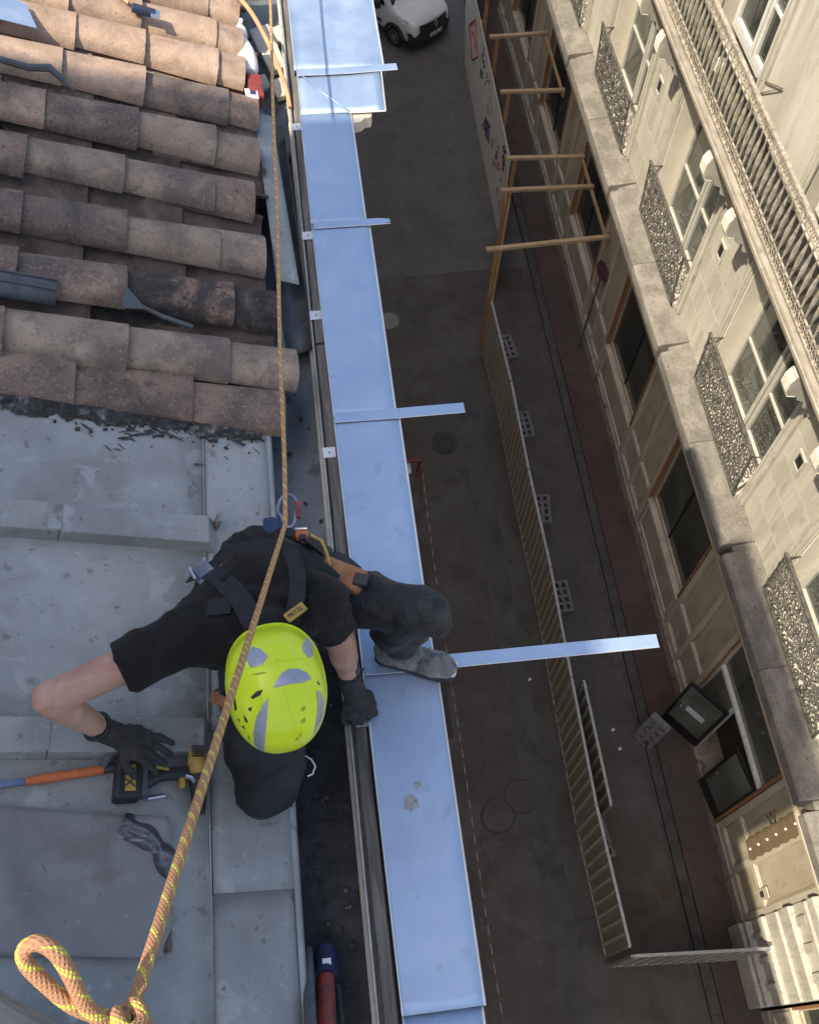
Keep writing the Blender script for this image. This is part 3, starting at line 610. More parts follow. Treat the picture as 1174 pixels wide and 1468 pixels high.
labs = ['beige ribbed site barrier panel standing against the timber hoarding posts', 'beige ribbed site barrier panel second from the timber hoarding', 'beige ribbed site barrier panel third from the timber hoarding, clear of the long zinc strip', 'beige ribbed site barrier panel passing behind the end of the long zinc strip', 'beige ribbed site barrier panel with a spare panel leaning close behind it', 'beige ribbed site barrier panel at the corner of the enclosure, red bracket on its rail']
xs = [4.44, 4.50, 4.47, 4.49, 4.44, 4.40, 4.46]
for i in range(6):
    ya, yb = tops[i], tops[i+1]; xa, xb = xs[i], xs[i+1]
    t = barrier((xa+xb)/2, (ya+yb)/2, math.atan2(xb-xa, ya-yb), labs[i])
    t.scale = (1, (Vector((xa-xb, ya-yb)).length)/2.345, 1)
# red bracket on the corner panel
rb = [o for o in bpy.data.objects if o.get('label') == labs[5]][0]
for k in range(3):
    MB().box(4.40+.015*k, 4.425+.015*k, 3.25-.16*k-.10, 3.25-.16*k, 1.55, 1.9).build('bracket', 'leather', rb)
barrier(4.66, 4.6, 0.0, 'spare dark barrier panel standing parallel behind another barrier panel')
barrier(5.62, .93, R(90)-R(4), 'barrier panel set across the pavement towards the shop pier, closing the enclosure')
# ballast blocks with holes
blk = MB()
bx_, by_ = .34, .15
for x in (-bx_, -.17, 0, .17, bx_): blk.box(x-.03, x+.03, -by_-.03, by_+.03, 0, .14)
for y in (-by_, 0, by_): 
    for x in (-.255, -.085, .085, .255): blk.box(x-.0555, x+.0555, y-.035, y+.035, 0.002, .138)
blkme = blk.mesh('ballast_block')
bl = [(5.06, 12.84, 5, 'second barrier joint from the timber hoarding'), (5.06, 10.5, -4, 'third barrier joint from the timber hoarding'), (5.08, 8.3, 3, 'barrier joint just beyond the long zinc strip'), (5.06, 15.2, 8, 'foot of the timber hoarding post'), (4.80, 3.2, 10, 'near end of the spare barrier panel')]
for x, y, a_, txt in bl:
    o = bpy.data.objects.new('ballast_block', blkme); col.objects.link(o); o.location = (x, y, .003); o.rotation_euler = (0, 0, R(a_+88))
    if not blkme.materials: blkme.materials.append(M['concrete'])
    tag(o, 'grey ballast block with holes at the '+txt, 'block', 'ballast blocks of the barriers')
o = bpy.data.objects.new('ballast_block', blkme); col.objects.link(o)
o.scale = (1.25, 1.2, 1); o.location = (6.24, 5.1, .44); o.rotation_euler = (R(8), R(-76), R(28)); tag(o, 'perforated grey ballast block stood on end by the open shop door', 'block', 'ballast blocks of the barriers')
# ------------------------------------------------------------------ timber hoarding
hd = thing('timber_hoarding', 'white painted site hoarding with posters on a raw timber frame', 'hoarding', (5.6, 21, 0))
def hface(a, b, z0, z1, n):
    a, b = Vector((*a, 0)), Vector((*b, 0)); d = (b-a)
    for k in range(n):
        p, q_ = a+d*(k/n), a+d*((k+1)/n); u = d.normalized()*.003
        MB().beam(p+u+Vector((0, 0, (z0+z1)/2)), q_-u+Vector((0, 0, (z0+z1)/2)), .02, z1-z0).build('board', 'ply', hd)
hface((5.50, 19.05), (5.66, 26.2), .02, 2.6, 6)
hface((5.66, 26.22), (6.35, 30.5), .02, 2.6, 4)
posts = [(4.42, 15.35), (5.05, 17.15), (5.36, 18.2), (5.62, 20.55), (5.70, 22.7), (5.76, 24.6)]
for x, y in posts:
    MB().box(x-.04, x+.04, y-.05, y+.05, 0, 3.36).build('post', 'timber_up', hd, bevel=.004)
for (x, y), (fy) in zip(posts, (15.5, 17.1, 18.1, 20.5, 22.75, 24.7)):
    MB().beam((x-.22, y, 3.42), (7.02, fy, 3.42), .10, .075).build('cross_beam', 'timber', hd, bevel=.004)
MB().beam((4.5, 15.4, .3), (5.05, 17.1, 3.2), .09, .04, (1, 0, 0)).build('brace', 'timber_up', hd)
MB().beam((4.47, 15.35, .06), (5.4, 18.3, .06), .10, .06).build('sole_plate', 'timber_up', hd)
MB().beam((5.05, 17.2, 1.2), (5.45, 18.95, 1.2), .03, 2.2).build('edge_board', 'timber_up', hd)
MB().beam((6.98, 15.5, 3.33), (6.98, 18.3, 3.33), .05, .09).build('ledger', 'timber', hd)
MB().beam((6.98, 20.4, 3.33), (6.98, 22.9, 3.33), .05, .09).build('ledger', 'timber', hd)
MB().beam((6.3, 26.0, .1), (5.7, 24.7, 2.5), .09, .04, (1, 0, 0)).build('brace', 'timber_up', hd)
MB().beam((6.4, 23.6, .1), (5.75, 22.8, 2.5), .09, .04, (1, 0, 0)).build('brace', 'timber_up', hd)
# marks on the boards: red lozenge frame, blue and black strokes
def hx(y): return 5.50+(y-19.05)/7.15*.16-.0125
def mark(pts, m, r=.02):
    MB().tube([(hx(y), y, z) for y, z in pts], r, 4).build('poster_mark', m, hd)
rm = random.Random(5)
for dz in (0,): mark([(26.0, 1.5), (25.2, 2.2), (24.3, 1.7), (25.1, 1.0), (26.0, 1.5)], 'ink_red', .035)
mark([(25.6, 1.55), (25.1, 1.8), (24.8, 1.55)], 'ink_red', .03)
for k in range(3): mark([(22.6-.25*k, .7+.12*k), (22.3-.25*k, 1.25+.1*k), (22.05-.25*k, .8+.1*k)], 'ink_blue', .03)
def scribble(y, z, wy, wz, m, n, r=.014):
    for k in range(n):
        yy, zz_ = y+rm.uniform(-wy, wy), z+rm.uniform(-wz, wz); p = [(yy, zz_)]
        for j in range(4): p.append((p[-1][0]+rm.uniform(-.14, .14), p[-1][1]+rm.uniform(-.12, .12)))
        mark(p, m, r)
scribble(23.5, 1.9, .25, .25, 'ink_black', 7, .02)
scribble(21.2, 1.5, 1.3, .35, 'ink_red', 16, .010)
scribble(20.3, 1.3, .8, .3, 'ink_black', 10, .009)
scribble(19.7, 2.15, .22, .2, 'ink_black', 8, .024)
scribble(19.6, .9, .3, .2, 'ink_red', 7, .012)
scribble(22.6, 2.0, .6, .3, 'ink_blue', 6, .010)
# ------------------------------------------------------------------ no-parking sign
sg = thing('no_parking_sign', 'round blue and red no parking sign on a dark leaning pole', 'sign', (6.86, 15.0, .1))
MB().tube([(6.86, 15.0, .1), (6.98, 15.22, 2.9)], .028, 8).build('pole', 'iron', sg)
nrm = Vector((-.97, -.22, .05)).normalized(); cc = Vector((6.955, 15.13, 2.72))
MB().lathe([(.26, 0), (.26, .012)], cc, nrm, 24).build('disc', 'ink_blue', sg)
MB().lathe([(.27, -.012), (.27, -.002)], cc, nrm, 24).build('disc_back', 'galv', sg)
u_ = nrm.orthogonal().normalized(); v_ = nrm.cross(u_)
MB().tube([cc+nrm*.014+(u_*math.cos(a)+v_*math.sin(a))*.235 for a in [k*math.pi/10 for k in range(20)]], .024, 4, closed=True).build('ring', 'red', sg)
MB().tube([cc+nrm*.016+(u_+v_)*.15, cc+nrm*.016-(u_+v_)*.15], .02, 4).build('bar', 'red', sg)
# ------------------------------------------------------------------ manhole covers, debris on the road
def cover(x, y, r, m, label, ring=True):
    t = thing('manhole_cover', label, 'manhole', (x, y, .006))
    MB().lathe([(r, -.002), (r, .003)], (x, y, .006), seg=28).build('lid', m, t)
    if ring: MB().tube([(x+(r+.03)*math.cos(a), y+(r+.03)*math.sin(a), .008) for a in [k*math.pi/16 for k in range(32)]], .007, 4, closed=True).build('rim', 'iron_cover', t)
cover(2.20, 16.4, .27, 'pale_cover', 'pale round cover in the road beside the zinc cornice edge', False)
cover(3.10, 12.55, .28, 'iron_cover', 'dark round manhole cover alone in the road past the red trestle', 2)
cover(2.93, 3.88, .30, 'asphalt', 'round manhole cover touching a second one, the one nearer the chain', 1)
cover(3.44, 4.2, .30, 'asphalt', 'round manhole cover touching a second one, the one nearer the barriers', 1)
lit = [(5.6, 4.9, 'flat'), (4.05, 6.55, 'white'), (5.55, 5.3, 'torn'), (6.15, 5.6, 'folded')]
for k, (x, y, ad) in enumerate(lit):
    MB().obox((x, y, .02 if x < 6.3 else .12), (.032, .012, .004), (-.008, .022, .006), (0, -.002, .008)).build('litter', 'paper', label='%s scrap of paper litter lying on the street surface' % ad, cat='litter', group='litter on the street')
for k, (x, y, r) in enumerate(((5.86, 2.15, .16), (5.55, 1.95, .13), (5.7, 1.6, .09))):
    bl_ = [(x+r*(1+.35*noise.noise((a*2, k*9, 0)))*math.cos(a), y+r*1.2*(1+.35*noise.noise((a*2, k*9, 5)))*math.sin(a), .0045) for a in [j*math.pi/10 for j in range(20)]]
    MB().add(bl_, [tuple(range(20))]).build('ground_stain', mat('ochre_stain', two((.105, .078, .05), (.088, .068, .052)), 14, 6, .9), kind='stuff', label='ochre stain on the dark ground inside the enclosure', cat='stain', group='ochre stains on the ground')
# red trestle and chain
tr = thing('red_trestle', 'small red metal trestle with pale plate at the end of the chain', 'trestle', (2.15, 11.4, 0))
MB().beam((2.0, 11.55, .95), (2.38, 11.55, .95), .05, .06).build('crossbar', 'red', tr)
for x, y in ((2.02, 11.15), (2.02, 11.85), (2.36, 11.15), (2.36, 11.85)):
    MB().beam((x, 11.55+(y-11.55)*.1, .95), (x, y, 0), .04, .04).build('leg', 'red', tr)
MB().beam((2.02, 11.45, .55), (2.36, 11.45, .55), .03, .05).build('brace', 'red', tr)
MB().obox((2.05, 11.42, .86), (.07, 0, .01), (0, .14, 0), (0, 0, .012)).build('plate', 'plate', tr)
pts = []
for k in range(90):
    t_ = k/89; y = 11.45-t_*13.0; pts.append((2.36-.05*math.sin(t_*3), y, .92-.18*math.sin(math.pi*((y+1.6) % 6.5)/6.5)))
MB().tube(pts, .009, 5).build('barrier_chain', 'chain', label='thin red and white chain strung along the road from the red trestle', cat='chain')

# ------------------------------------------------------------------ parked van
def van():
    head = Vector((.62, -.785, 0)).normalized(); side = Vector((-head.y, head.x, 0))   # side: to the van's left
    o = Vector((4.08, 26.75, 0))          # ground point below the front right corner of the visible side
    T = Matrix((head, side, Vector((0, 0, 1)))).transposed().to_4x4()
    # local: x forward, y left, z up. visible side is the one towards -X: right side (y<0)?
    vis = -1 if side.x > 0 else 1
    t = thing('parked_van', 'white van with black bumper and grille parked at an angle in the road', 'van', (0, 0, 0))
    base = o - head*.55 - side*vis*.88
    MW = Matrix.Translation(base) @ T
    def part(mb, name, m, parent=None, smooth=None, bevel=0):
        me = mb.mesh(name, smooth); me.transform(MW); return link(name, me, m, parent or t, bevel)
    W = .9
    # body from lengthwise sections: (x, half width, z low, z belt, z top)
    def ring(x, hw, zl, zb, zt, wt):
        return [(x, -hw*.94, zl), (x, -hw, zl+.15), (x, -hw, zb), (x, -hw*wt, (zb+zt)/2+.05 if zt-zb > .3 else zt-.05), (x, -hw*wt*.88, zt), (x, 0, zt+.03),
                (x, hw*wt*.88, zt), (x, hw*wt, (zb+zt)/2+.05 if zt-zb > .3 else zt-.05), (x, hw, zb), (x, hw, zl+.15), (x, hw*.94, zl)]
    secs = [(.58, .66, .32, .60, .78, .9), (.50, .80, .28, .66, .90, .92), (.30, .88, .26, .78, 1.0, .94), (-.1, .905, .25, .92, 1.07, .93), (-.38, .915, .25, 1.0, 1.14, .92), (-.95, .92, .25, 1.05, 1.75, .84), (-1.3, .92, .25, 1.05, 1.84, .84), (-3.5, .91, .25, 1.05, 1.84, .86), (-3.75, .88, .3, 1.05, 1.78, .86)]
    mb = MB(); rs = [ring(*s_) for s_ in secs]; k = len(rs[0])
    mb.add([p for r_ in rs for p in r_], [(i*k+j, i*k+(j+1) % k, (i+1)*k+(j+1) % k, (i+1)*k+j) for i in range(len(rs)-1) for j in range(k)]+[tuple(range(k)), tuple((len(rs)-1)*k+j for j in range(k))[::-1]])
    body = part(mb, 'body', 'van_white', smooth=38)
    s_ = body.modifiers.new('sub', 'SUBSURF'); s_.levels = 2; s_.render_levels = 2
    # black lower bumper with wrap-around corners
    def arc(z, out, n=14):
        P = []
        for i in range(n+1):
            a = -1.15+2.3*i/n; P.append((.62-.42*(1-math.cos(a))*1.1+out, .90*math.sin(a)/math.sin(1.15)*(1+out*.3), z))
        return P
    mb = MB(); lv = [(.20, -.06), (.25, .05), (.45, .07), (.60, .045), (.66, .02), (.67, -.06)]; A = [arc(z, o_) for z, o_ in lv]; n_ = len(A[0])
    mb.add([p for r_ in A for p in r_], [(i*n_+j, i*n_+j+1, (i+1)*n_+j+1, (i+1)*n_+j) for i in range(len(A)-1) for j in range(n_-1)])
    bum = part(mb, 'bumper', 'van_black', smooth=40); sm = bum.modifiers.new('s', 'SOLIDIFY'); sm.thickness = .02
    # grille with slats, badge, plate
    def front(y, z, out=.0):
        a = math.asin(max(-1, min(1, y/.9*math.sin(1.15)))); return (.62-.42*(1-math.cos(a))*1.1+out, y, z)
    mb = MB()
    for z in (.70, .745, .79, .835): mb.tube([front(y, z, .055-(z-.63)*.25) for y in [-.55+.11*i for i in range(11)]], .016, 6)
    gr = part(mb, 'grille', 'van_black')
    mb = MB(); P = [front(y, .66, .045) for y in [-.58+.129*i for i in range(10)]]; Q = [front(y, .87, .0) for y in [-.58+.129*i for i in range(10)]]
    mb.add(P+Q, [(i, i+1, 10+i+1, 10+i) for i in range(9)]); part(mb, 'grille_backing', 'van_black', gr)
    c_ = front(0, .80, .06)
    mb = MB(); d4 = [(c_[0], 0, c_[2]+.11), (c_[0]+.01, .07, c_[2]), (c_[0]+.015, 0, c_[2]-.11), (c_[0]+.01, -.07, c_[2])]
    mb.tube(d4, .016, 5, closed=True); part(mb, 'badge', 'steel', gr)
    mb = MB(); c_ = front(0, .50, .085); mb.obox(c_, (.006, 0, 0), (0, .26, 0), (0, 0, .055)); pl = part(mb, 'number_plate', 'plate')
    for i in range(7):
        if i in (2, 5): continue
        mb = MB(); mb.obox((c_[0]+.007, -.2+.066*i, c_[2]), (.002, 0, 0), (0, .018, 0), (0, 0, .032)); part(mb, 'plate_character', 'ink_black', pl)
    for sd in (-1, 1):
        # headlamp: swept-back lens
        lens = [(.50, sd*.50, .70), (.37, sd*.74, .72), (.08, sd*.885, .86), (-.02, sd*.875, .97), (.14, sd*.80, .975), (.40, sd*.56, .84)]
        cen = Vector((.26, sd*.70, .85)); mb = MB(); L2 = [Vector(p)+Vector((.035, sd*.03, .03)) for p in lens]
        mb.add(L2+[cen+Vector((.08, sd*.07, .07))]+lens, [(i, (i+1) % 6, 6) for i in range(6)]+[(i, (i+1) % 6, 7+(i+1) % 6, 7+i) for i in range(6)])
        hl = part(mb, 'headlight', 'lamp', smooth=30)
        mb = MB().lathe([(.075, 0), (.07, .03), (.02, .04)], (.36, sd*.66, .84), (.7, sd*.4, .55), 12); part(mb, 'reflector', 'steel', hl)
        mb = MB().lathe([(.065, 0), (.065, .035)], (.22, sd*.78, .90), (.6, sd*.5, .6), 12); part(mb, 'reflector', 'ink_black', hl)
        for wx in (-.18, -2.95):
            mb = MB().lathe([(.30, -.10), (.325, -.07), (.325, .07), (.30, .10), (.2, .11), (.2, -.11)], (wx, sd*.83, .325), (0, 1, 0), 24)
            wh = part(mb, 'wheel', 'black', smooth=40)
            mb = MB().lathe([(.205, 0), (.20, .02), (.16, .012), (.06, .03), (.0, .035)], (wx, sd*.925, .325), (0, sd, 0), 20); rim = part(mb, 'rim', 'steel', wh, smooth=40)
            for q in range(8):
                a = q*math.pi/4; mb = MB().obox((wx+.125*math.cos(a), sd*.952, .325+.125*math.sin(a)), (.03*math.cos(a), 0, .03*math.sin(a)), (0, .004, 0), (-.018*math.sin(a), 0, .018*math.cos(a))); part(mb, 'slot', 'ink_black', wh)
            mb = MB(); pts = [(wx+.385*math.cos(a), sd*.915, .325+.385*math.sin(a)) for a in [math.pi*i/12 for i in range(13)]]
            mb.tube(pts, .05, 6); part(mb, 'wheel_arch', 'van_black')
        mb = MB().box(-3.3, -.75, sd*.925-.012, sd*.925+.012, .52, .62); part(mb, 'side_strip', 'van_black', bevel=.008)
        mb = MB().add([(-.62, sd*.895, 1.10), (-1.02, sd*.80, 1.58), (-1.75, sd*.795, 1.60), (-1.75, sd*.905, 1.10)], [(0, 1, 2, 3)]); sw = part(mb, 'side_window', 'van_glass'); q = sw.modifiers.new('s', 'SOLIDIFY'); q.thickness = .02; q.offset = 0
        mb = MB().box(-.86, -.70, sd*1.06-.09, sd*1.06+.09, 1.05, 1.28); mr = part(mb, 'mirror', 'van_black', bevel=.03)
        mb = MB().box(-1.68, -1.5, sd*.935-.015, sd*.935+.015, .93, .97); part(mb, 'door_handle', 'van_black', bevel=.008)
    mb = MB().grid(lambda u, v: (-.40-.50*u, (v-.5)*2*(.80-.10*u), 1.15+.52*u+.06*math.cos((v-.5)*2.4)), 4, 6); ws = part(mb, 'windscreen', 'van_glass', smooth=True); q = ws.modifiers.new('s', 'SOLIDIFY'); q.thickness = .02
    return t
van()

# ================================================================== THE ROOF WE STAND OVER
SL, RX, RZ = .38, -.16, 16.55
def rz(x, dz=0): return RZ+dz-SL*(x-RX)
rn = Vector((SL, 0, 1)).normalized()          # roof normal
rd = Vector((1, 0, -SL)).normalized()         # down the slope
host = thing('roofed_building', 'old building whose tiled and zinc roof, gutter and zinc cornice run along the street', 'building', (-3, 10, 0))
MB().box(-9, .02, -.5, 34, 0, 16.15).build('wall', 'roof_far', host)
MB().prism([(.021, 0, 15.9), (.20, 0, 15.95), (.24, 0, 16.2), (.30, 0, 16.25), (.30, 0, 16.40), (.06, 0, 16.42), (.021, 0, 16.42)], (0, -.5, 0), (0, 3.76, 0)).build('cornice', 'stone_trim', host)
MB().prism([(.021, 0, 15.9), (.20, 0, 15.95), (.24, 0, 16.2), (.30, 0, 16.25), (.30, 0, 16.40), (.06, 0, 16.42), (.021, 0, 16.42)], (0, 3.761, 0), (0, 34, 0)).build('cornice', 'stone_trim', host)
# gable end towards the camera side and roof deck
MB().prism([(-9, 0, rz(-9, -.12)), (-.17, 0, rz(-.17, -.12)), (-.17, 0, 16.151), (-9, 0, 16.151)], (0, -.5, 0), (0, 34, 0)).build('roof_deck', 'underlay', host)
# --- weathered zinc sheets
def sheet(name, x0, x1, y0, y1, m, dz=0, amp=.002, nu=18, nv=24, parent=host):
    def fn(u, v):
        x = x0+(x1-x0)*u; y = y0+(y1-y0)*v
        return Vector((x, y, rz(x, dz)))+rn*amp*(noise.noise((x*3.1, y*2.7, dz*50))+.5*noise.noise((x*9, y*8, 3)))
    o = MB().grid(fn, nu, nv).build(name, m, parent, smooth=True)
    s_ = o.modifiers.new('s', 'SOLIDIFY'); s_.thickness = .003; s_.offset = -1
    return o
sheet('zinc_sheet', -2.2, -.372, .90, 2.22, 'zinc_old', 0, .003)
sheet('zinc_sheet', -2.2, -.384, -.45, .90, 'zinc_old', .001, .003)
sheet('apron_sheet', -.378, -.162, .455, 2.16, 'zinc_old', -.005, .0015, 6, 20)
sheet('apron_sheet', -.388, -.160, -.45, .455, 'zinc_old', -.0075, .0015, 6, 14)
# folded joint between sheet and apron, bent drip edge
MB().tube([(-.374-.012*(1-(y-.1)/2.1), y, rz(-.374, .001)) for y in [-.45+.05*k for k in range(52)]], .0035, 5).build('fold_seam', 'zinc_old', host, smooth=True)
MB().prism([(-.163, 0, rz(-.163, -.004)), (-.150, 0, rz(-.150, -.004)), (-.146, 0, rz(-.146, -.012)), (-.147, 0, rz(-.147, -.06)), (-.163, 0, rz(-.163, -.02))], (0, -.45, 0), (0, 2.14, 0)).build('drip_edge', 'zinc_old', host)
# batten caps
def batten(y, x1, x0=-2.2, wd=.115, ht=.05):
    xs_ = [x0, -.80, x1]
    mb = MB()
    for a, b in zip(xs_[:-1], xs_[1:]):
        a2 = a+.001
        prof = [(-wd/2, .0), (-wd/2+.008, ht), (wd/2-.008, ht), (wd/2, .0)]
        e = .03 if b == x1 else 0
        A = [Vector((a2, y+p, rz(a2)))+rn*h for p, h in prof]; B = [Vector((b+(0 if h == 0 else -e), y+p, rz(b)))+rn*(h*(1 if not e else .86)) for p, h in prof]
        if e: B = [Vector((b-(e if h else 0), y+p, rz(b-(e if h else 0))))+rn*h for p, h in prof]
        m_ = MB(); m_.add(A+B, [(0, 1, 5, 4), (1, 2, 6, 5), (2, 3, 7, 6), (0, 3, 2, 1), (4, 5, 6, 7)])
        o = m_.build('batten_cap', 'zinc_old', host, bevel=.004)
        if e:
            MB().obox(Vector((b+.004, y+.045, rz(b)))+rn*.03, rd*.006, (0, .018, 0), rn*.03).build('end_tab', 'zinc_old', o)
    MB().obox(Vector((-.815, y, rz(-.815)))+rn*(ht+.0015), rd*.02, (0, wd/2-.012, 0), rn*.0012).build('joint_clip', 'zinc_old', host)
batten(1.565, -.345); batten(.885, -.372)
# --- gutter channel
def gut(x0, x1, y0, y1, z, m, name):
    return MB().grid(lambda u, v: (x0+(x1-x0)*u, y0+(y1-y0)*v, z+.012*abs(u-.5)*2+.004*noise.noise((u*5, (y0+(y1-y0)*v)*6, 2))), 8, 40).build(name, m, host, smooth=True)
gut(-.165, .034, -.45, 1.30, 16.36, 'gutter', 'gutter_floor')
gut(-.165, .034, 1.30, 4.8, 16.36, 'gutter_zinc', 'gutter_floor')
MB().box(.034, .040, -.45, 4.9, 16.155, 16.475).build('gutter_lip', 'lip_gap_black', host)
MB().tube([(.037, -.45+.05*k, 16.477) for k in range(108)], .005, 6).build('gutter_bead', 'galv', host, smooth=True)
rgv = random.Random(11)
gv = MB()
for k in range(130):
    y = rgv.choice((rgv.gauss(.45, .3), rgv.gauss(2.9, 1.0), rgv.uniform(0, 4.5))); x = rgv.uniform(-.15, .02) if rgv.random() < .6 else rgv.gauss(-.11, .02)
    if not (-.4 < y < 4.6) or not (-.155 < x < .026): continue
    s_ = rgv.uniform(.002, .007)*(1.6 if rgv.random() < .1 else 1); gv.obox((x, y, 16.368+s_*.5), (s_, rgv.uniform(-s_, s_)*.4, 0), (0, s_*.8, s_*.3), (0, -s_*.2, s_*.7))
gv.build('gutter_grit', 'mortar', host, kind='stuff')
# --- plank between gutter and cornice, dark gap
rp = random.Random(2)
for (a, b) in ((-.5, .92), (.925, 2.45), (2.455, 4.75)):
    n_ = 16; P = []
    mb = MB()
    def pl(u, v): 
        y = a+.003+(b-a-.006)*v; xo = .004*noise.noise((y*4, 1, 0)); t0 = .048+.006*min(1, max(0, (1.2-y)/1.2)); 
        ring = [(t0, 16.30), (t0, 16.475), (t0+.004, 16.48), (t0+.036, 16.48), (t0+.04, 16.474), (t0+.04, 16.30)]
        return ring
    secs = []
    for k in range(n_+1):
        y = a+.003+(b-a-.006)*k/n_; dx = .003*noise.noise((y*5, 7, 0)); dz = .003*noise.noise((y*4, 9, 0)); secs.append([(x+dx, y, z+dz) for x, z in pl(0, k/n_)])
    L_ = len(secs[0]); mb.add([p for s_ in secs for p in s_], [(i*L_+j, i*L_+(j+1) % L_, (i+1)*L_+(j+1) % L_, (i+1)*L_+j) for i in range(n_) for j in range(L_)]+[tuple(range(L_)), tuple(n_*L_+j for j in range(L_))])
    mb.build('edge_plank', 'plank', host)
MB().box(.088, .104, -.5, 4.8, 16.42, 16.44).build('gap_shade_strip', 'lip_gap_black', host)  # black strip standing in for the shade inside the gap
# --- new zinc on the cornice
ZC = 16.50
def cz(x, y): return ZC-.03*(x-.1)+.0016*noise.noise((x*6, y*3.1, 0))+.0009*noise.noise((x*13, y*8, 4))
def xin(y): return .104-.010*(y-.1)/4.5*1.0-(.02 if y > 3 else .02*max(0, (y-.1))/2.9)
def zsheet(y0, y1, xo, dz=0, nv=30, inner=None):
    mb = MB(); prof = []   # across: inner upstand, flat, rolled drip edge
    def fn(u, v):
        y = y0+(y1-y0)*v; xi = (inner or xin)(y)
        if u < .03: return (xi, y, cz(xi, y)+dz-.028)
        if u < .12: return (xi+.001, y, cz(xi, y)+dz+.004)
        if u <= .86:
            t = (u-.12)/(.86-.12); x = xi+.004+(xo-.008-xi-.004)*t; return (x, y, cz(x, y)+dz)
        if u < .95: return (xo-.001, y, cz(xo, y)+dz-.005)
        return (xo+.001, y, cz(xo, y)+dz-.035)
    o = mb.grid(fn, 16, nv).build('cornice_sheet', 'zinc_new', host, smooth=35)
    s_ = o.modifiers.new('s', 'SOLIDIFY'); s_.thickness = .0025; s_.offset = 1
    MB().tube([(xo-.001, y0+(y1-y0)*k/30, cz(xo, y0+(y1-y0)*k/30)+dz-.003) for k in range(31)], .0042, 6).build('rolled_edge', 'zinc_edge', o, smooth=True)
    MB().tube([(xin(y0+(y1-y0)*k/30), y0+(y1-y0)*k/30, cz(.1, y0+(y1-y0)*k/30)+dz+.004) for k in range(31)], .0028, 6).build('upstand_edge', 'zinc_edge', o, smooth=True)
    return o
zsheet(-.5, .098, .325, -.004, 12)
zsheet(.10, 1.095, .333, 0)
zsheet(1.10, 2.08, .328, .0028)
zsheet(2.085, 3.055, .318, .0056)
zsheet(3.06, 3.735, .306, .0084, 20)
# wider return sheet with a mitred fold, then the sunlit one
o = MB().grid(lambda u, v: ((.078+.10*v*0+(.462-.078)*u), 3.74+.29*v, cz(.3, 3.74+.29*v)+.010+.003*math.sin(u*7)*v), 10, 6)
o = o.build('cornice_sheet', 'zinc_new', host, smooth=True); s_ = o.modifiers.new('s', 'SOLIDIFY'); s_.thickness = .0025; s_.offset = 1
MB().tube([(.10, 4.0, ZC+.014), (.19, 3.87, ZC+.0125), (.296, 3.745, ZC+.010)], .004, 6).build('mitre_fold', 'zinc_new', o, smooth=True)
MB().tube([(.296, 3.738, ZC+.006), (.462, 3.737, ZC+.006)], .004, 6).build('rolled_edge', 'zinc_edge', o)
MB().tube([(.462, 3.737, ZC+.006), (.472, 4.03, ZC+.008)], .004, 6).build('rolled_edge', 'zinc_edge', o)
zsheet(4.035, 5.6, .49, .012, 30, inner=lambda y: .07)
_cb = [(.306, 3.742), (.40, 3.742), (.392, 3.715), (.362, 3.71), (.345, 3.69), (.306, 3.68)]
MB().prism([(x, y, 0) for x, y in _cb], (0, 0, 16.44), (0, 0, 16.494)).build('cornice_block', 'paint_light', host)
for kk, (mx_, my_, mr) in enumerate(((.196, .665, .022), (.222, .715, .012), (.262, 1.62, .010))):
    P = []
    for j_ in range(22):
        t = 2*math.pi*j_/22; q1 = mr*(1+.75*noise.noise((math.cos(t)*3+kk*4, math.sin(t)*3, 2))); xx, yy = mx_+q1*math.cos(t), my_+q1*1.1*math.sin(t); P.append((xx, yy, cz(xx, yy)+.0046))
    MB().add(P+[(mx_, my_, cz(mx_, my_)+.0046)], [(j_, (j_+1) % 22, 22) for j_ in range(22)]).build('mud_spot', 'mud', host)
# joint cover strips that still stick out over the street
def strip(xa, xb, ya, yb, wd, dz, taper=0, bend=0.0):
    a = Vector((xa, ya, 0)); b = Vector((xb, yb, 0)); d = b-a; pn = Vector((-d.y, d.x, 0)).normalized(); mb = MB(); n_ = 14
    mb.grid(lambda u, v: Vector((*(a+d*u+pn*wd*(v-.5)*(1-(taper*max(0, (u-.86)/.14)))).xy, cz(min(xa+(xb-xa)*u, .33), ya)+dz+bend*max(0, u-.3)**2+.0004*math.sin(u*11))), n_, 1)
    o = mb.build('joint_strip', 'zinc_new', host); s_ = o.modifiers.new('s', 'SOLIDIFY'); s_.thickness = .0022; s_.offset = 1
    for sg_ in (-1,):
        MB().tube([Vector((*(a+d*u+pn*wd*.5*sg_).xy, cz(min(xa+(xb-xa)*u, .33), ya)+dz+bend*max(0, u-.3)**2+.002)) for u in [k/14 for k in range(15)]], .0018, 5).build('strip_edge', 'zinc_edge', o)
    return o
strip(.085, .573, 2.078, 2.082, .044, .009)
strip(.085, .405, 3.048, 3.058, .036, .012, .55)
strip(.078, .548, 4.012, 4.035, .046, .018)
strip(.100, 1.069, 1.100, 1.094, .046, .007)
# hold-down clips across the plank
for y in (3.689, 3.022, 2.592, 1.945, .94):
    x0 = .028 if y > 1 else .05
    MB().box(x0+.006, x0+.052, y-.022, y+.022, 16.4825, 16.485).build('clip', 'zinc_edge', host)
    MB().lathe([(.005, 0), (.003, .003)], (x0+.03, y, 16.485), seg=8).build('clip_rivet', 'steel', host)
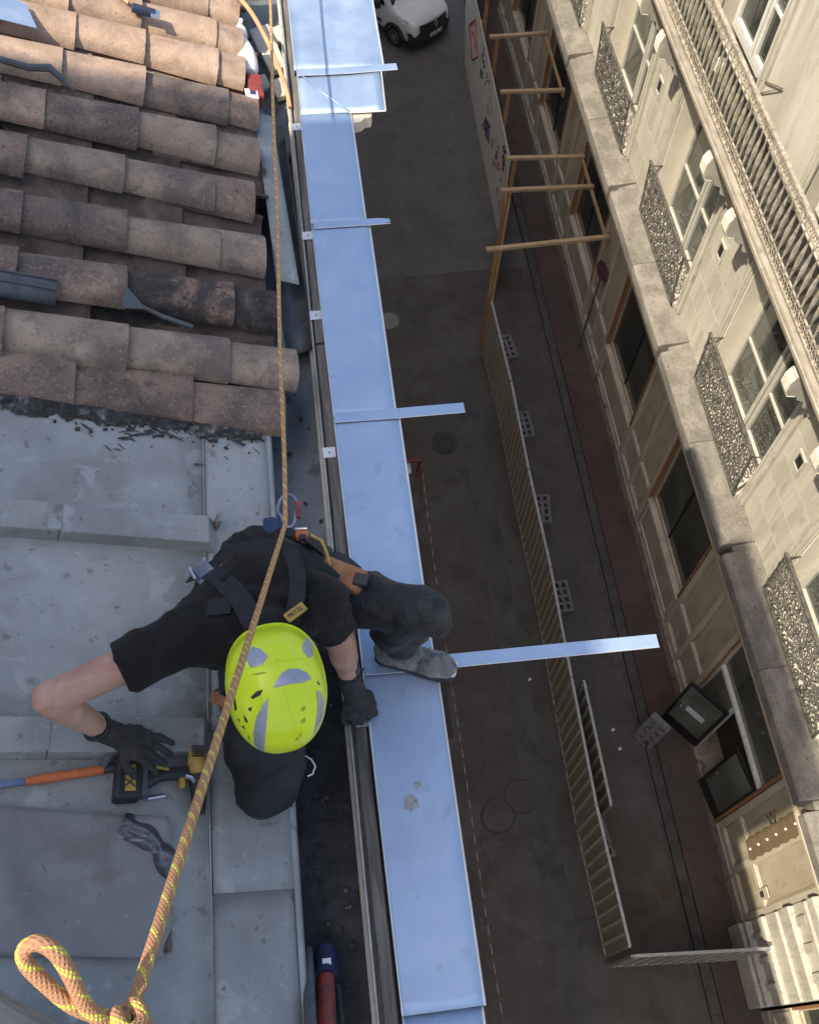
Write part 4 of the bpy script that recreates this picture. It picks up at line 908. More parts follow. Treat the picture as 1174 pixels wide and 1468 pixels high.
# --- clay tiles
def tile_mesh(L_, w0, w1, h0, h1, th=.012, seg=10, pan=False, flat=.75):
    """local: x down the slope, y across, z up; curved cover tile"""
    def arc(wd, h, n):
        P = []
        for i in range(n+1):
            a = math.pi*i/n; cx = -math.cos(a); sn = math.sin(a)
            P.append((wd*cx*(1-.08*sn), h*(abs(sn)**flat)*(-1 if pan else 1)))
        return P
    mb = MB(); xs_ = [0, .5, 1]; outer = []; inner = []
    V = []; nsec = len(xs_)
    for t in xs_:
        wd = w0+(w1-w0)*t; h = h0+(h1-h0)*t
        V += [(t*L_, y, z) for y, z in arc(wd, h, seg)]
    for t in xs_:
        wd = w0+(w1-w0)*t-th; h = h0+(h1-h0)*t-th
        V += [(t*L_, y, z) for y, z in arc(wd, h, seg)]
    n = seg+1; F = []; off = nsec*n
    for s_ in range(nsec-1):
        for i in range(seg):
            a = s_*n+i; F.append((a, a+1, a+n+1, a+n)); b = off+a; F.append((b, b+n, b+n+1, b+1))
        F.append((s_*n, s_*n+n, off+s_*n+n, off+s_*n)); F.append((s_*n+seg, off+s_*n+seg, off+(s_+1)*n+seg, (s_+1)*n+seg))
    for e in (0, nsec-1):
        for i in range(seg):
            a = e*n+i; F.append((a, off+a, off+a+1, a+1))
    mb.add(V, F); return mb.mesh('tile', smooth=45)
variants = []
for v in range(6):
    me = tile_mesh(.43+jit(.01), .084+jit(.004), .099+jit(.004), .058+jit(.006), .068+jit(.006), flat=.62)
    for vt in me.vertices:
        q_ = vt.co; d_ = noise.noise((q_.x*9+v*7, q_.y*9, q_.z*9)); vt.co = q_+Vector((.003*noise.noise((q_.y*30, v, 1)) if q_.x > .3 else 0, 0, .003*d_))
    variants.append(me)
pan_me = tile_mesh(.43, .10, .085, .055, .05, pan=True)
def place_tile(x_end, y, dz, me, m, skew=0.0, name='tile', L_=.43, roll=0.0):
    # x_end: lower end position in X
    ex = Vector((x_end, y, rz(x_end)))+rn*dz; st = ex-rd*L_
    tilt = .036
    X = (rd+rn*tilt+Vector((0, skew, 0))).normalized(); Yv = Vector((0, 1, 0)); Yv = (Yv-X*Yv.dot(X)).normalized(); Z = X.cross(Yv)
    if Z.z < 0: Z = -Z
    mw = Matrix((X, Yv, Z)).transposed().to_4x4() @ Matrix.Rotation(roll, 4, 'X'); mw.translation = ex-X*L_
    o = bpy.data.objects.new(name, me); col.objects.link(o); o.parent = host; o.matrix_parent_inverse = worldm(host).inverted(); o.matrix_basis = mw
    if not me.materials: me.materials.append(M['tile'])
    o.material_slots[0].link = 'OBJECT'; o.material_slots[0].material = M[m]; return o
rows = {  # y at right end, y drift to the left, list of lower ends in X (right to left)
 'H': (2.265, [-.062, -.290, -.637, -.99, -1.35]), 'G': (2.535, [-.131, -.276, -.645, -.975, -1.3]),
 'F': (2.815, [-.143, -.309, -.636, -.977, -1.32]), 'E': (3.105, [-.168, -.323, -.653, -.98, -1.3]),
 'D': (3.385, [-.145, -.317, -.608, -.93, -1.25]), 'C': (3.650, [-.131, -.260, -.584, -.879, -1.2]),
 'B': (3.900, [-.177, -.294, -.578, -.84, -1.15]), 'A': (4.110, [-.176, -.304, -.593, -.871, -1.2]),
 'Z': (4.350, [-.18, -.32, -.61, -.9, -1.2]), 'Y': (4.60, [-.17, -.33, -.64, -.95, -1.25])}
rt = random.Random(21)
for key, (y, ends) in rows.items():
    for i, xe in enumerate(ends):
        if key == 'G' and i in (3,): mtl = 'tile'
        mtl = 'tile_sunlit' if key in 'ABZY' or (key == 'C' and i > 1) else 'tile'  # rows in sun: sunlight put into a paler, warmer tile colour
        if mtl == 'tile': mtl = rt.choice(('tile', 'tile', 'tile_soot', 'tile_pale'))
        if key == 'H': mtl = 'tile_pale'
        if key == 'G' and i in (0, 1): mtl = 'tile_moss_shade'
        # lower tiles lie deeper: each tile up the slope overlaps the one below
        place_tile(xe, y+(xe+.1)*.055*(-1 if False else 1)*.6+rt.uniform(-.006, .006), .040+.003*min(i, 2)+rt.uniform(0, .005), rt.choice(variants), mtl, rt.uniform(-.028, .028), roll=rt.uniform(-.09, .09))
ys_ = sorted(v[0] for v in rows.values())
for a, b in zip(ys_[:-1], ys_[1:]):
    ym = (a+b)/2
    for i, xe in enumerate((-.125, -.44, -.76, -1.08)):
        low = abs(ym-2.40) < .05 and i == 1
        place_tile(xe+rt.uniform(-.02, .02), ym+(xe+.1)*.033, .050-(.02 if low else 0), pan_me, 'tile_moss_shade' if low else 'tile_dark' if ym < 3.5 else 'tile', 0, 'pan_tile')  # low pan: dark moss tile colour stands in for the recess shade
# the flat verge tiles along the zinc
for xe, m_ in ((-.125, 'tile'), (-.435, 'tile'), (-.80, 'tile')):
    o = place_tile(xe, 2.085+(xe+.1)*-.03, .020, variants[2], m_, .0, 'verge_tile'); o.matrix_basis = o.matrix_basis @ Matrix.Rotation(R(14), 4, 'X') @ Matrix.Diagonal((1.05, .95, .55, 1))
# tar, moss and grit where tiles meet zinc
rk = random.Random(9); db = MB()
def rp0(x, y, h=0): return Vector((x, y, rz(x)))+rn*h
for k in range(750):
    x = rk.uniform(-1.25, -.17); y = 2.0+.035*noise.noise((x*6, 0, 1))-.045*abs(rk.gauss(0, .9))+(.10 if x < -.85 else 0)+rk.uniform(0, .06)
    s_ = rk.uniform(.0015, .006)*(1.8 if rk.random() < .06 else 1)
    c_ = Vector((x, y, rz(x)))+rn*s_*.5
    db.obox(c_, rd*s_*rk.uniform(.6, 1.6), Vector((rk.uniform(-.4, .4)*s_, s_*rk.uniform(.5, 1.2), 0)), rn*s_*.6)
for k in range(9):
    x = rk.choice((rk.uniform(-1.2, -.17), rk.gauss(-.62, .06), rk.gauss(-.27, .06))); y = 1.93-abs(rk.gauss(0, .07)); a = rk.uniform(-.9, .4); L2 = rk.uniform(.006, .024)
    db.obox(Vector((x, y, rz(x)))+rn*.002, rd*L2*math.cos(a)+Vector((0, L2*math.sin(a), 0)), Vector((0, .0015, 0)), rn*.001)
db.build('tar_debris', 'mortar', host, kind='stuff')
sm_ = MB()
for k in range(34):
    x = rk.choice((rk.uniform(-1.25, -.17), rk.gauss(-.62, .07), rk.gauss(-.25, .06), rk.gauss(-1.05, .1))); y = 1.985-abs(rk.gauss(0, .045))
    if x > -.17: continue
    a = rk.uniform(-1.0, .35); L2 = rk.uniform(.01, .045); W2 = rk.uniform(.0015, .006); n_ = 14; P = []
    for j_ in range(n_):
        t = 2*math.pi*j_/n_; q1 = 1+.55*noise.noise((math.cos(t)*2+k*3, math.sin(t)*2, 1)); u1 = L2*math.cos(t)*q1; v1 = W2*math.sin(t)*q1
        xx, yy = x+u1*math.cos(a)-v1*math.sin(a), y+u1*math.sin(a)+v1*math.cos(a); P.append(rp0(min(xx, -.165), yy, .0045+.0001*k))
    sm_.add(P, [tuple(range(n_))])
sm_.build('tar_smear', 'mortar', host, kind='stuff')
dome = MB().grid(lambda u, v: Vector((-1.4+1.22*u, 1.985+.16*v-(1-v)*(.012+.045*max(0, noise.noise((u*11, 0, 4)))+.03*max(0, noise.noise((u*37, 0, 9)))+.02*noise.noise((u*90, 0, 2))), rz(-1.4+1.22*u)))+rn*(.009*math.sin(math.pi*v)*(1+.8*noise.noise((u*30, v*6, 2)))+.0022), 160, 10)
dome.build('tar_bed', 'mortar', host, smooth=True)
# ------------------------------------------------------------------ unseen blocks added to shade the roof and facade
nb = thing('shade_tower', 'tall plain rendered block, unseen, added behind the roof to shade it', 'building', (-6, 0, 0))
MB().box(-12.5, -9.01, -2.6, 1.5, 0, 24.2).build('wall', 'roof_far', nb)
MB().box(-9.0, -3.5, -2.6, 1.5, 20, 24.2).build('upper_wall', 'roof_far', nb)
MB().box(-12.6, -3.45, -2.65, 1.55, 24.201, 24.4).build('flat_roof', 'zinc_old', nb)
MB().prism([(-9, 0, 20), (-3.5, 0, 20), (-3.5, 0, rz(-3.5, -.11)), (-9, 0, rz(-9, -.11))], (0, -.49, 0), (0, 1.49, 0)).build('tower_base', 'roof_far', nb)
lb = thing('low_shade_block', 'lower rendered block, unseen, added to set the shadow line on the shopfronts', 'building', (-2, -6, 0))
MB().box(-3.4, .1, -14, -.52, 0, 13.3).build('wall', 'roof_far', lb)  # unseen, height set for the sunlight edge on the facade
MB().box(-3.4, .25, -14, -.52, 13.301, 13.6).build('roof', 'tile', lb)

# ================================================================== THINGS ON THE ROOF
def rp_(x, y, h=0): return Vector((x, y, rz(x)))+rn*h
# loose grey sheet with a torn curled corner
def ls(u, v):
    x = -1.25+(.755)*u; y0 = .30+.085*(1-u)*.9; y1 = .655+.09*(1-u); y = y0+(y1-y0)*v
    h = .012+.004*noise.noise((x*6, y*6, 0))+.012*u*u+(.028*max(0, u-.82)/.18*max(0, v-.35))
    x += -.035*u*max(0, .5-v)*0
    return rp_(x+(.03*noise.noise((y*14, 0, 3)) if u > .99 else 0), y, h)
o = MB().grid(ls, 40, 22).build('loose_sheet', 'zinc_grey', smooth=True, label='large dull grey metal sheet lying loose on the zinc below the drill', cat='metal sheet')
s_ = o.modifiers.new('s', 'SOLIDIFY'); s_.thickness = .004; s_.offset = 1
# brown underside piece showing at the torn end
o = MB().grid(lambda u, v: rp_(-.56+.075*u+.004*noise.noise((v*9, 1, 0)), .315+.24*v, .007+.004*math.sin(u*3)), 6, 14).build('felt_scrap', mat('brown_felt', [(.36, (.075, .06, .047)), (.64, (.19, .155, .12))], 30, 7, .95, 0, .8, 70), label='crumbling brown felt scrap at the end of the loose grey sheet', cat='felt')
# curled dark flap
def fl(u, v):
    p0 = Vector((-.605+.125*u, .672-.02*u-.085*u*u)); wdt = .052+.03*math.sin(u*2.2)
    x = p0.x-.015*v-.01*math.sin(u*9)*v; y = p0.y-wdt*v
    h = .030+.040*math.sin(math.pi*min(1, v*.95))*(.5+.5*u)+.008*math.sin(u*14+v*3)+.012*noise.noise((u*5, v*4, 1))
    return rp_(x, y, h)
o = MB().grid(fl, 24, 14).build('curled_flap', 'dark_sheet', smooth=True, label='dark curled strip of torn sheet metal beside the rope', cat='metal scrap')
s_ = o.modifiers.new('s', 'SOLIDIFY'); s_.thickness = .003
# pry tool with orange grip
pt = thing('chisel', 'long chisel with steel blade and orange grip lying below the batten cap', 'chisel', rp_(-.78, .78))
MB().beam(rp_(-1.05, .735, .012), rp_(-.835, .768, .014), .016, .010, rn).build('blade', 'blue_steel', pt)
MB().tube([rp_(-.845, .766, .014), rp_(-.80, .773, .016), rp_(-.72, .785, .016), rp_(-.66, .795, .016)], [.010, .013, .012, .013], 10).build('grip', 'orange', pt, smooth=40)
MB().tube([rp_(-.66, .795, .016), rp_(-.58, .806, .016), rp_(-.55, .810, .016)], [.012, .011, .013], 10).build('cap', 'grey_dark', pt, smooth=40)
# cordless drill lying on its side
dr = thing('cordless_driver', 'yellow and black cordless impact driver lying on the zinc roof', 'power drill', rp_(-.53, .75))
def D_(x, y, h): return rp_(x, y, h)
ey = Vector((0, 1, 0))
MB().obox(D_(-.600, .757, .034), rd*.036, (rd*.004+ey*.056), rn*.034).build('battery', 'black', dr, bevel=.010)
MB().obox(D_(-.562, .757, .030), rd*.012, ey*.046, rn*.028).build('battery_shoe', 'grey_dark', dr, bevel=.008)
MB().obox(D_(-.598, .757, .0695), rd*.014, ey*.036, rn*.0015).build('battery_label', 'yellow', dr)
text_part('lettering', 'XR', .042, 'ink_black', dr, D_(-.598, .757, .0722), ey, -rd)
MB().tube([D_(-.66, .80, .02), D_(-.645, .835, .03), D_(-.60, .845, .035), D_(-.555, .83, .03), D_(-.535, .79, .03)], [.012, .016, .017, .015, .012], 8).build('hook_loop', 'grey_dark', dr, smooth=40)
MB().tube([D_(-.56, .75, .032), D_(-.52, .772, .034), D_(-.48, .776, .034), D_(-.445, .775, .034)], [.020, .019, .018, .020], 12).build('grip', 'black', dr, smooth=40)
MB().obox(D_(-.515, .786, .053), (rd*.018-ey*.003), ey*.004, rn*.001).build('grip_label', 'yellow', dr)
MB().tube([D_(-.425, .840, .04), D_(-.422, .815, .042), D_(-.42, .79, .042), D_(-.418, .765, .042)], [.022, .027, .028, .026], 14).build('motor_housing', 'yellow', dr, smooth=40)
MB().tube([D_(-.418, .768, .042), D_(-.418, .745, .042), D_(-.42, .715, .042)], [.0285, .028, .022], 14).build('gear_case', 'black', dr, smooth=40)
for k in range(5): MB().obox(D_(-.425+.0, .815+.007*k, .0715), rd*.018, ey*.0016, rn*.002).build('vent_slot', 'black', dr)
MB().tube([D_(-.452, .762, .05), D_(-.440, .755, .062), D_(-.432, .742, .066)], .007, 8).build('trigger_guard', 'steel', dr, smooth=40)
MB().obox(D_(-.462, .748, .034), rd*.010, ey*.016, rn*.014).build('trigger', 'yellow', dr, bevel=.006)
MB().tube([D_(-.42, .725, .042), D_(-.418, .69, .040), D_(-.416, .66, .038)], [.023, .020, .014], 12).build('nose', 'black', dr, smooth=40)
MB().tube([D_(-.545, .715, .006), D_(-.50, .722, .008)], .007, 8).build('bit_holder', 'steel', dr, smooth=40)
# scraper left on the tiles
hs = thing('scraper', 'dark triangular hoe scraper lying between the mossy tiles', 'scraper', (-.55, 2.42, rz(-.55, .06)))
ha = rp_(-.60, 2.44, .10)
MB().prism([rp_(-.655, 2.40, .125), rp_(-.64, 2.475, .115), rp_(-.575, 2.395, .105), rp_(-.645, 2.375, .115)], (0, 0, 0), rn*.004).build('blade', 'grey_dark', hs)
MB().tube([rp_(-.60, 2.405, .11), rp_(-.52, 2.385, .095), rp_(-.42, 2.365, .088)], [.007, .008, .009], 8).build('handle', 'grey_dark', hs, smooth=40)
# dark plastic half pipe on the tiles
def hp(u, v):
    a = math.pi*(v*1.15-.07); return rp_(-1.2+.345*u, 2.415, .085)+Vector((0, .052*math.cos(a), 0))+rn*.045*math.sin(a)
o = MB().grid(hp, 4, 16).build('pipe_offcut', 'grey_dark', smooth=True, label='dark grey plastic pipe offcut lying on the tiles', cat='pipe')
s_ = o.modifiers.new('s', 'SOLIDIFY'); s_.thickness = .005
for k in (0, 1): MB().tube([hp(0, .35+.25*k)+rn*.003, hp(1, .35+.25*k)+rn*.003], .004, 6).build('rib', 'grey_dark', o)
# strap and scrap of blue sheet on the sunlit tiles
o = MB().tube([rp_(-1.15, 3.50, .125), rp_(-1.0, 3.485, .13), rp_(-.93, 3.50, .14), rp_(-.88, 3.47, .125), rp_(-.84, 3.44, .11)], [.012, .014, .016, .011, .004], 8).build('rubber_strap', 'grey_dark', smooth=40, label='black rubber strap trailing over the tiles', cat='strap')
o = MB().prism([rp_(-1.3, 3.72, .13), rp_(-.985, 3.735, .125), rp_(-1.03, 3.86, .128), rp_(-1.3, 3.95, .13)], (0, 0, 0), rn*.004).build('zinc_offcut', 'zinc_new', label='bluish zinc offcut lying on the sunlit tiles', cat='metal sheet')
cl = thing('blue_clamp', 'small blue clamp with strap tucked under a sunlit tile', 'clamp', rp_(-.6, 4.05, .12))
MB().obox(rp_(-.60, 4.03, .135), rd*.05, ey*.018, rn*.014).build('body', 'blue', cl, bevel=.006)
MB().obox(rp_(-.555, 4.02, .14), rd*.02, ey*.026, rn*.006).build('jaw', 'steel', cl, bevel=.003)
MB().tube([rp_(-.78, 4.15, .135), rp_(-.72, 4.10, .14), rp_(-.66, 4.05, .137)], .007, 6).build('strap', 'cord_orange', cl, smooth=40)
# white bottle and red label pot beside the tile ends
wb = thing('white_bottle', 'white plastic squeeze bottle lying at the end of the tiles', 'bottle', (-.14, 4.1, 16.6))
a_ = Vector((-.135, 3.93, 16.58)); b_ = Vector((-.165, 4.24, 16.62)); ax = (b_-a_).normalized()
MB().lathe([(.004, 0), (.034, .004), (.046, .03), (.049, .08), (.044, .14), (.030, .19), (.022, .215), (.020, .225)], a_, ax, 18).build('body', 'white', wb, smooth=40)
MB().lathe([(.026, 0), (.028, .01), (.028, .05), (.022, .062)], a_+ax*.226, ax, 16).build('cap', 'white', wb, smooth=40)
MB().tube([a_+ax*.30, a_+ax*.33+Vector((.015, 0, .01))], .010, 8).build('nozzle', 'white', wb, smooth=40)
rb_ = thing('red_box', 'red plastic box with white sticker wedged beside the gutter', 'box', (-.13, 3.85, 16.55))
MB().obox((-.118, 3.82, 16.58), (.032, .004, -.01), (-.004, .075, 0), (.01, 0, .035)).build('shell', 'red', rb_, bevel=.008)
MB().obox((-.128, 3.745, 16.625), (.026, .004, -.006), (-.004, .045, -.01), (.001, 0, .0015)).build('sticker', 'paper', rb_)
MB().obox((-.122, 3.75, 16.628), (.012, .0, -.003), (.0, .014, -.003), (.0005, 0, .001)).build('print', 'ink_blue', rb_)
# orange cord curving from the tiles to the gutter plank
pts = [Vector(p) for p in ((-.78, 4.50, rz(-.78, .13)), (-.50, 4.52, rz(-.5, .14)), (-.27, 4.42, 16.74), (-.13, 4.27, 16.70), (-.04, 4.10, 16.62), (.02, 3.93, 16.52), (.035, 3.80, 16.49))]
sp_ = []
for i in range(len(pts)-1):
    p0, p1, p2, p3 = pts[max(i-1, 0)], pts[i], pts[i+1], pts[min(i+2, len(pts)-1)]
    for k in range(8):
        t = k/8; sp_.append(.5*((2*p1)+(p2-p0)*t+(2*p0-5*p1+4*p2-p3)*t*t+(3*p1-p0-3*p2+p3)*t**3))
MB().tube(sp_, .010, 8).build('orange_hose', 'cord_orange', smooth=40, label='orange hose curving over the sunlit tile ends to the gutter plank', cat='hose')
# zinc strips stacked in the gutter, dark half-round gutter length
o = MB().grid(lambda u, v: Vector((-.128+.085*v*(1-.1*u)+.085*(1-u)*.55-.0, 2.72+1.0*u, 16.56-.035*v+.004*math.sin(u*4))), 12, 4).build('zinc_flashing', 'zinc_old', smooth=True, label='long grey zinc flashing strip leaning beside the tile ends', cat='metal strip')
s_ = o.modifiers.new('s', 'SOLIDIFY'); s_.thickness = .002
o = MB().grid(lambda u, v: Vector((-.030+.048*math.cos(math.pi*v)*-1+.012*(1-u)-.02*u, 2.46+1.2*u, 16.455-.045*math.sin(math.pi*v)+.012)), 10, 12).build('gutter_length', 'grey_dark', smooth=True, label='dark half round gutter length lying in the channel behind the plank', cat='gutter length')
s_ = o.modifiers.new('s', 'SOLIDIFY'); s_.thickness = .003
o = MB().grid(lambda u, v: Vector((-.098+.03*v+.02*(1-u), 2.40+.75*u, 16.45-.03*v)), 6, 2).build('zinc_angle', 'zinc_new', smooth=True, label='narrow bright zinc angle strip standing in the channel', cat='metal strip')
s_ = o.modifiers.new('s', 'SOLIDIFY'); s_.thickness = .002
for k, (x, y, r_, lb_) in enumerate(((-.02, 3.52, .035, 'rounded'), (-.055, 3.60, .028, 'sandy'), (.005, 3.62, .022, 'small'))):
    bm = bmesh.new(); bmesh.ops.create_icosphere(bm, subdivisions=2, radius=r_)
    for v in bm.verts: v.co = v.co*(1+.3*noise.noise(v.co*40+Vector((k*5, 0, 0)))); v.co.z *= .7
    me = bpy.data.meshes.new('rubble'); bm.to_mesh(me); bm.free()
    o = link('rubble', me, 'concrete', label='%s lump of mortar rubble in the channel by the hose' % lb_, cat='rubble', group='rubble in the channel'); o.location = (x, y, 16.372+r_*.6)
chn = ('broad pale chunk of broken mortar lying behind the white bottle', 'pale chunk of broken mortar lying under the orange hose', 'large pale chunk of broken mortar beneath the rope', 'small pale chunk of broken mortar against the gutter plank', 'small pale chunk of broken mortar touching the white bottle')
for k, (x, y, s_) in enumerate(((-.02, 4.25, .06), (.0, 4.05, .05), (-.06, 4.40, .07), (.01, 4.45, .045), (-.085, 4.1, .04))):
    MB().obox((x, y, 16.39+s_*.35), (s_*.7, .3*s_, 0), (-.3*s_, s_, .2*s_), (0, -.1*s_, s_*.35)).build('mortar_chunk', 'stone_trim', bevel=.006, label=chn[k], cat='rubble', group='mortar chunks in the channel')
# power tool in the gutter at the near end
tg = thing('red_tool', 'red and blue power tool standing in the black gutter', 'power tool', (-.08, .17, 16.37))
MB().tube([(-.090, .30, 16.40), (-.094, .25, 16.43), (-.097, .225, 16.45)], [.032, .036, .034], 12).build('head', 'blue', tg, smooth=40)
MB().tube([(-.097, .225, 16.45), (-.099, .17, 16.48), (-.101, .09, 16.52), (-.101, .02, 16.55)], [.026, .027, .026, .024], 12).build('body', 'red', tg, smooth=40)
MB().obox((-.090, .262, 16.466), (.012, 0, 0), (0, .010, .004), (0, 0, .001)).build('label', 'paper', tg)
MB().tube([(-.066, .20, 16.45), (-.06, .10, 16.50)], .010, 8).build('side_grip', 'black', tg, smooth=40)
MB().tube([(-.140, .30, 16.46), (-.141, .20, 16.53), (-.142, .05, 16.60)], [.014, .017, .018], 10).build('dark_tube', 'grey_dark', smooth=40, label='dark grey tube leaning against the roof edge beside the red tool', cat='tube')
# photographer's ledge at the near corner
cop = thing('stone_coping', 'pale stone coping of the ledge the photographer leans over', 'coping', (-.6, -.1, 18.4))
MB().prism([(-.42, .150, 0), (-.27, .055, 0), (-.27, -.35, 0), (-1.1, -.35, 0), (-1.1, .30, 0)], (0, 0, 18.40), (0, 0, 18.47)).build('slab', 'concrete', cop, bevel=.01)
MB().box(-1.05, -.70, -.34, .12, rz(-.7)-.12, 18.40).build('support', 'concrete', cop)

# ------------------------------------------------------------------ climbing rope
rope = thing('climbing_rope', 'orange and yellow climbing rope running past the worker, ending in a knotted loop', 'rope', (-.19, .05, 18.58))
def spline(P, n=8):
    P = [Vector(p) for p in P]; out = []
    for i in range(len(P)-1):
        p0, p1, p2, p3 = P[max(i-1, 0)], P[i], P[i+1], P[min(i+2, len(P)-1)]
        for k in range(n):
            t = k/n; out.append(.5*((2*p1)+(p2-p0)*t+(2*p0-5*p1+4*p2-p3)*t*t+(3*p1-p0-3*p2+p3)*t**3))
    out.append(P[-1]); return out
KA = Vector((-.090, 1.262, 17.215))
P0 = Vector((-.190, .055, 18.592))
taut = [P0+(KA-P0)*(k/14) for k in range(14)]
rest = spline([KA, (-.080, 1.50, 17.20), (-.072, 1.95, 17.12), (-.05, 2.6, 17.02), (-.035, 3.2, 16.98), (-.005, 4.1, 16.93), (.02, 5.3, 16.95)], 8)
MB().tube(taut+rest, .0063, 12, uv=True).build('line', 'rope', rope, smooth=True)
loop = spline([(-0.1901, 0.0549, 18.5922), (-0.207, 0.0585, 18.604), (-0.2254, 0.0676, 18.63), (-0.2431, 0.0865, 18.6558), (-0.2512, 0.0993, 18.6735), (-0.2476, 0.1076, 18.6842), (-0.2369, 0.109, 18.6862), (-0.2266, 0.1009, 18.677), (-0.2206, 0.086, 18.6579), (-0.216, 0.0674, 18.6309), (-0.2061, 0.0543, 18.6075), (-0.1935, 0.0488, 18.5885)], 8)
MB().tube(loop, .0063, 12, uv=True).build('bight', 'rope', rope, smooth=True)
kn = spline([(-.200, .062, 18.604), (-.188, .046, 18.612), (-.178, .052, 18.600), (-.186, .066, 18.590), (-.199, .056, 18.588), (-.200, .040, 18.600), (-.186, .036, 18.606), (-.176, .050, 18.594), (-.184, .03, 18.59)], 6)
MB().tube(kn, .0063, 10, uv=True).build('knot', 'rope', rope, smooth=True)
MB().box(-.02, .06, 5.28, 5.36, 16.45, 16.97).build('anchor_post', 'iron', label='iron anchor post the rope is tied to at the far end of the gutter', cat='post')

# ================================================================== THE WORKER
def capsule(mb, a, b, ra, rb, flat=None, seg=14, sq=1.0, cap0=True, cap1=True):
    """tapered capsule; flat: direction squashed by sq"""
    a, b = Vector(a), Vector(b); ax = b-a; L_ = ax.length
    if L_ < 1e-5: ax = Vector((0, 0, 1)); L_ = 1e-4
    ax.normalize()
    if flat is not None:
        w_ = Vector(flat); w_ = (w_-ax*w_.dot(ax)).normalized()
    else: w_ = ax.orthogonal().normalized()
    u = ax.cross(w_); st = []
    for k in range(5):
        t = (k/5)*math.pi/2
        if cap0: st.append((-ra*math.cos(t), ra*math.sin(t)))
    st.append((0, ra)); st.append((L_, rb))
    for k in range(1, 6):
        t = (k/5)*math.pi/2
        if cap1: st.append((L_+rb*math.sin(t), rb*math.cos(t)))
    base = len(mb.v)
    for h, r_ in st:
        for k in range(seg):
            an = 2*math.pi*k/seg; mb.v.append(tuple(a+ax*h+(w_*math.cos(an)*sq+u*math.sin(an))*max(r_, 1e-4)))
    n = len(st)
    for i in range(n-1):
        for k in range(seg):
            k2 = (k+1) % seg; mb.f.append((base+i*seg+k, base+i*seg+k2, base+(i+1)*seg+k2, base+(i+1)*seg+k))
    mb.f.append(tuple(base+k for k in range(seg))[::-1]); mb.f.append(tuple(base+(n-1)*seg+k for k in range(seg)))
def flesh(name, segs, m, parent, vox=.008, smooth=6, wrinkle=0, wscale=18, wdir=None):
    mb = MB()
    for s_ in segs: capsule(mb, *s_[:4], **(s_[4] if len(s_) > 4 else {}))
    me = mb.mesh(name); o = bpy.data.objects.new(name, me); col.objects.link(o)
    r_ = o.modifiers.new('r', 'REMESH'); r_.mode = 'VOXEL'; r_.voxel_size = vox; r_.use_smooth_shade = True
    s_ = o.modifiers.new('s', 'SMOOTH'); s_.iterations = smooth; s_.factor = .5
    dg = bpy.context.evaluated_depsgraph_get(); me2 = bpy.data.meshes.new_from_object(o.evaluated_get(dg)); bpy.data.objects.remove(o)
    if wrinkle:
        nr = [v.normal.copy() for v in me2.vertices]
        for v, n_ in zip(me2.vertices, nr):
            p = v.co; wv = 2.2*noise.noise(p*5.5); f_ = 0
            for D1, fr, ph in ((V3((.9, .2, -.5)), wscale*5.2, 0), (V3((.15, .85, .6)), wscale*6.1, 2.0), (V3((.6, -.7, .3)), wscale*4.3, 4.0)):
                am = max(0, .25+1.5*noise.noise(p*6.3+Vector((ph*3, ph, 1)))); f_ += am*(1-abs(math.sin(.5*(p.dot(D1)*fr+wv*2+ph))))**1.6
            v.co = p+n_*wrinkle*(f_-.35)
    for p in me2.polygons: p.use_smooth = True
    me2.update(); return link(name, me2, m, parent)
def spline0(P, n=8):
    P = [Vector(p) for p in P]; out = []
    for i in range(len(P)-1):
        p0, p1, p2, p3 = P[max(i-1, 0)], P[i], P[i+1], P[min(i+2, len(P)-1)]
        for k in range(n):
            t = k/n; out.append(.5*((2*p1)+(p2-p0)*t+(2*p0-5*p1+4*p2-p3)*t*t+(3*p1-p0-3*p2+p3)*t**3))
    return out+[P[-1]]
wk = thing('person', 'worker in yellow helmet, black t-shirt, harness and gloves crouching over the gutter', 'person', (-.1, 1.1, 16.5))
V3 = Vector
neck = V3((-.150, .965, 17.17)); head_c = V3((-.140, .850, 17.185))
shR = V3((-.375, 1.015, 17.10)); elR = V3((-.705, .890, 17.10)); wrR = V3((-.628, .866, 16.885)); haR = V3((-.560, .842, 16.832))
shL = V3((-.020, 1.085, 17.10)); elL = V3((.030, 1.045, 16.88)); wrL = V3((.046, 1.010, 16.685)); haL = V3((.066, .968, 16.60))
chest = V3((-.190, 1.06, 17.06)); waist = V3((-.170, 1.20, 16.98)); pelv = V3((-.120, 1.235, 16.86))
hipL = V3((-.040, 1.225, 16.84)); knL = V3((.262, 1.088, 16.955)); anL = V3((.215, 1.115, 16.64)); toL = V3((.338, 1.068, 16.552)); heL = V3((.178, 1.128, 16.562))
hipR = V3((-.205, 1.19, 16.82)); knR = V3((-.210, .735, 16.675)); anR = V3((-.125, 1.10, 16.50)); toR = V3((-.085, 1.22, 16.42))
